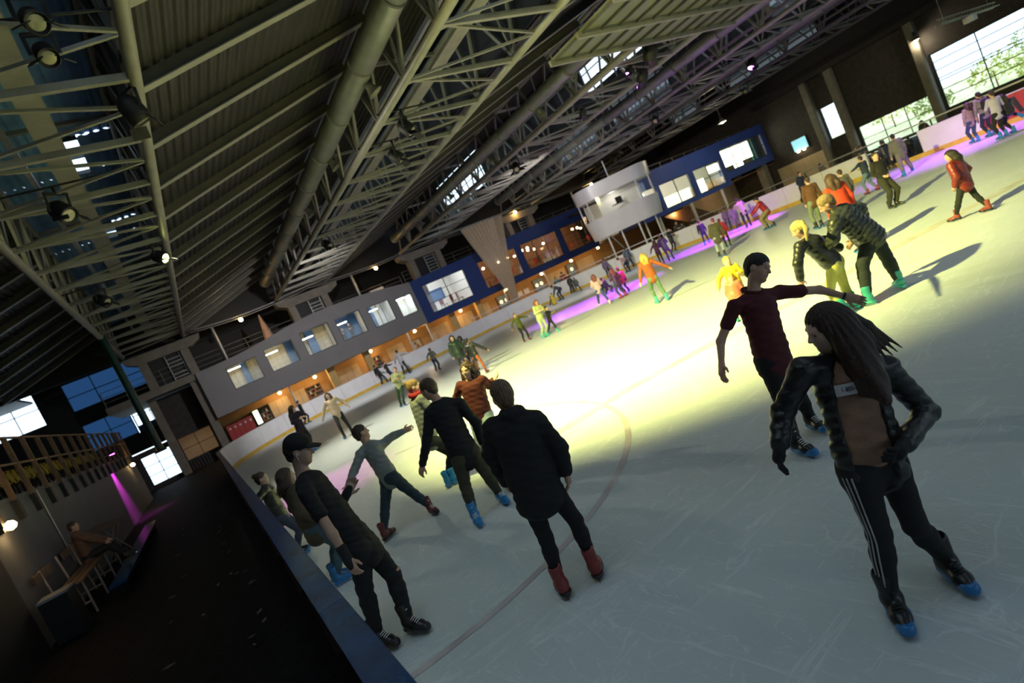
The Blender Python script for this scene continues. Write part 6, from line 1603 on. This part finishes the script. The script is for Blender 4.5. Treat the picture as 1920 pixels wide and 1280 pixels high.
for yy in (18.8, 19.8):
    bar('leg', (-3.3, yy, -.04), (-2.8, yy, .94), .035, .035, M_pale, fr_, 'cyl8'); bar('leg', (-2.75, yy, -.04), (-3.3, yy, 1.02), .035, .035, M_pale, fr_, 'cyl8')
lb = empty('blue_foot_bench', (-2.4, 18, 0), 'long low blue plank bench on the walkway', 'bench')
box('plank', (-2.62, 14.0, .20), (-2.30, 22.4, .25), M_capblue, lb)
for yy in (14.3, 17.0, 19.6, 22.1): box('leg', (-2.56, yy, -.04), (-2.36, yy+.05, .20), M_black, lb)
bi = empty('litter_bin', (-3.15, 13.1, 0), 'black litter bin with a white bag rim at the foot of the concrete wall', 'bin')
prism('bin_body', [(-3.36, 12.86), (-2.94, 12.86), (-2.90, 13.36), (-3.36, 13.36)], 2, -.04, .72, M_black, bi)
prism('bag_rim', [(-3.37, 12.85), (-2.93, 12.85), (-2.89, 13.37), (-3.37, 13.37)], 2, .72, .76, mat('bag_film', (.30, .32, .33), .35), bi)
for yy, z, pw, lab in ((13.6, 2.15, 4, 'round amber wall lamp beside the black wall section'), (34.6, 2.1, 6, 'round amber wall lamp at the far end of the concrete wall')):
    o = empty('wall_lamp', (-3.45, yy, z), lab, 'lamp')
    lathe('globe', [(0, -.09), (.07, -.06), (.10, 0), (.07, .06), (0, .09)], M_warm, o, 12, Matrix.Translation((-3.33, yy, z))); box('back_plate', (-3.5, yy-.08, z-.08), (-3.42, yy+.08, z+.08), M_black, o)
    lamp('POINT', 'wall_lamp_glow', (-3.15, yy, z), pw, (1, .6, .22), size=.08)
# seated person on the bench
sp0 = np.array([-3.12, 15.55, .47])
hd0 = np.array([-3.10, 16.45, 1.50]); d_ = depth_of(hd0)
def jp(p): p = np.array(p, float); return (*proj(p), depth_of(p)-d_)
person('person in brown coat sitting on the slatted bench', [jp((-2.48, 16.5, .34)), jp((-2.48, 16.2, .34))], proj(hd0), d=d_, h=1.66, hip=jp((-3.10, 16.4, .78)), fwd=61, look=66, hands=(jp((-2.72, 16.6, .92)), jp((-2.72, 16.3, .90))), knees=(jp((-2.66, 16.58, .76)), jp((-2.66, 16.24, .76))),
       top=('coat', (.16, .085, .055)), legs=('jeans', (.02, .02, .025)), hair=('short', (.07, .05, .04)), skates=(BLK, BLK), lod=0, lift=(1, 1))
# litter and scuffs on the rubber floor
rg = random.Random(5)
M_scrap = mat('pale_scrap', (.09, .09, .085), .6)
for k in range(46):
    y = rg.uniform(4.5, 22); x = rg.uniform(-1.7, -.25); a = rg.uniform(0, 6.28); l = rg.uniform(.02, .09)
    pts = [(x+l*math.cos(a+t)*(1 if t in (0, 3.1) else .4), y+l*math.sin(a+t)*(1 if t in (0, 3.1) else .4)) for t in (0, 1.4, 3.1, 4.6)]
    o = mesh('ice_scrap', [(p[0], p[1], -.038) for p in pts]+[(p[0], p[1], -.030) for p in pts], [(3, 2, 1, 0), (4, 5, 6, 7), (0, 1, 5, 4), (1, 2, 6, 5), (2, 3, 7, 6), (3, 0, 4, 7)], M_scrap)
    finish(o, 'small pale scrap of shaved ice on the black rubber floor', 'ice scrap', 'ice scraps on the walkway')
# yellow skating aid
gp_ = ground((1041, 571))
o = empty('skating_aid', tuple(gp_), 'small yellow and red skating aid beside the child in black', 'skating aid')
f = Field(); f.cap(gp_+UP*.12, .16, gp_+UP*.50, .12, .05); f.cap(gp_+UP*.5, .12, gp_+UP*.66, .10, .04); V, Q = f.mesh(.03); add_mesh('aid_body', V, Q, fab((.55, .42, .03), 'boot'), o)
for q in (-1, 1): bar('runner', gp_+RH*q*.12-FH*.3+UP*.02, gp_+RH*q*.12+FH*.3+UP*.02, .05, .04, M_red, o)
bar('handle', gp_+UP*.6-RH*.22, gp_+UP*.6+RH*.22, .04, .04, M_red, o, 'cyl8')
